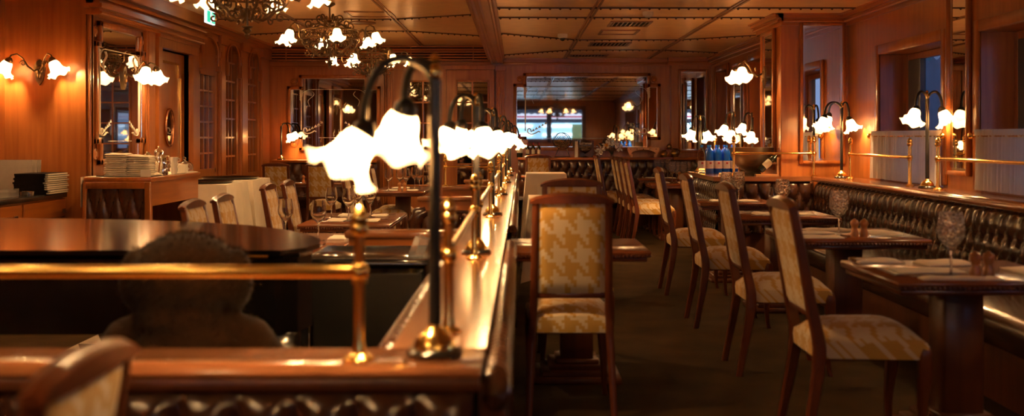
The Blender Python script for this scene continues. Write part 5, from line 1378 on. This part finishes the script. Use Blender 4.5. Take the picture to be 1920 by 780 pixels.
t = water_bottle('thin_glass'); t.location = (2.025, 11.1, LR+.001); t['label'] = 'clear water bottle with pink label left of the blue ones'
t = thing('ice_bowl', 'large dull pewter bowl holding blue bottles on the ledge', 'bowl', (2.50, 10.74, LR))
MB().lathe([(0, 0), (.085, 0), (.09, .02), (.08, .035), (.12, .055), (.19, .12), (.23, .20), (.243, .285), (.248, .29), (.236, .285), (.222, .20), (.18, .125), (.10, .065), (0, .05)], seg=44, cap=False).build('bowl_shell', 'pewter', t, True)
for k, (x, y, rz, l) in enumerate(((-.02, .0, 40, 'middle blue bottle lying in the pewter bowl'), (.12, .02, 15, 'right blue bottle lying in the pewter bowl'), (-.13, .03, 120, 'left blue bottle lying in the pewter bowl'))):
    o_ = WB.put((2.50+x-.0, 10.74+y, LR+.10), 0, l, 'blue bottles in the bowl'); o_.rotation_euler = (0, R(38), R(rz)); o_.scale = (.8, .8, .72)
tag(MB().box(-.08, .08, -.035, .035, 0, .012, .002).box(-.075, .078, -.033, .036, .013, .024, .002).build('card_stack', 'paper', None, False, (2.20, 10.62, LR+.001)), 'stack of white cards below the blue bottles', 'cards')
t = thing('wine_cradle', 'wooden cradle holding a tilted wine bottle beside the bowl', 'rack', (2.655, 10.36, LR))
MB().box(-.14, .11, -.03, .03, 0, .018, .003).build('base', 'pale_wood', t); MB().box(.075, .11, -.03, .03, .018, .19, .004).build('upright', 'pale_wood', t); MB().box(.0, .08, -.025, .025, .12, .14, .003).build('arm', 'pale_wood', t)
t.location = (2.60, 10.46, LR)
o_ = wine_bottle('dark wine bottle tilted in the wooden cradle beside the bowl', (2.51, 10.46, LR+.055), .95); o_.rotation_euler = (0, R(48), 0)

# ================================================================ ceiling fittings
t = thing('security_camera', 'small white dome camera on the right ceiling', 'camera', (.56, 12.4, CR))
MB().lathe([(0, 0), (.06, 0), (.062, -.03), (.055, -.045), (.04, -.05)], seg=22).build('housing', 'camera_white', t, True); MB().ell((0, 0, -.05), (.036, .036, .036), 14, 8).build('dome', 'black_gloss', t, True)
t = thing('smoke_detector', 'white round detector on the right ceiling near the top edge', 'detector', (1.32, 10.2, CR))
MB().lathe([(0, 0), (.055, 0), (.055, -.03), (.045, -.045), (.02, -.05), (0, -.05)], seg=22).build('housing', 'camera_white', t, True); MB().lathe([(.03, -.052), (0, -.056)], seg=14).build('sensor', 'camera_white', t, True)
def vent(label, x, y, w_, d, louv=True, z=CR):
    t_ = thing('ceiling_vent', label, 'vent', (x, y, z), 0, 'ceiling vents and hatches'); f = MB()
    for a0, a1, c0, c1 in ((-w_/2, w_/2, -d/2, -d/2+.03), (-w_/2, w_/2, d/2-.03, d/2), (-w_/2, -w_/2+.03, -d/2+.03, d/2-.03), (w_/2-.03, w_/2, -d/2+.03, d/2-.03)): f.box(a0, a1, c0, c1, -.012, 0)
    f.build('frame', 'ceiling_trim', t_)
    MB().box(-w_/2+.03, w_/2-.03, -d/2+.03, d/2-.03, -.002, .0).build('backing', 'black_matte' if louv else 'ceiling_panel', t_)
    if louv:
        me_ = MB().box(-.006, .006, -d/2+.035, d/2-.035, -.010, -.002).mesh('louvre', 'ceiling_trim')
        for i in range(int(w_/.05)): o2 = bpy.data.objects.new('louvre', me_); COL.objects.link(o2); o2.parent = t_; o2.location = (-w_/2+.05+i*.05, 0, 0)
vent('louvred vent on the right ceiling nearest the top edge', 1.25, 11.25, .46, .5)
vent('plain rectangular hatch beyond the nearest ceiling vent', 1.22, 12.15, .46, .5, False)
vent('dark rectangular vent in the middle of the right ceiling', 1.25, 13.7, .55, .55)
vent('farthest small vent on the right ceiling by the back wall', 1.1, 15.6, .6, .4)
vent('rectangular hatch in the left ceiling beside the middle chandelier', -1.75, 12.1, .55, .5, False, CLF)
t = tag(MB().lathe([(.17, 0), (.17, -.012), (.155, -.015), (.15, -.006), (0, -.006)], seg=36).build('ceiling_disc', 'ceiling_trim', None, True, (-1.98, 13.0, CLF)), 'flat round disc on the left ceiling beyond the middle chandelier', 'disc')
t = tag(MB().lathe([(.05, 0), (.05, -.008), (.04, -.010), (0, -.004)], seg=24).build('downlight', 'camera_white', None, True, (-4.35, 9.0, CLF)), 'small recessed downlight at the top left corner', 'downlight')
t = thing('exit_sign', 'green emergency exit sign hanging at the left wall near the ceiling', 'sign', (-3.5, 11.55, 2.65))
MB().box(-.015, .015, -.16, .16, 0, .15, .004).build('housing', 'sign_white', t); MB().box(.015, .018, -.145, .145, .012, .138).build('green_panel', 'sign_green', t)
m = MB().box(.018, .020, -.03, .01, .012, .138).box(.018, .020, .03, .11, .03, .09); m.ell((.019, .0+.06, .105), (.002, .012, .012), 10, 6); m.build('pictogram', 'sign_white', t)
MB().tube([(0, -.1, .15), (0, -.1, .18)], .004, 6).tube([(0, .1, .15), (0, .1, .18)], .004, 6).build('hanger', 'steel', t)
# thermostat-like wall plates skipped
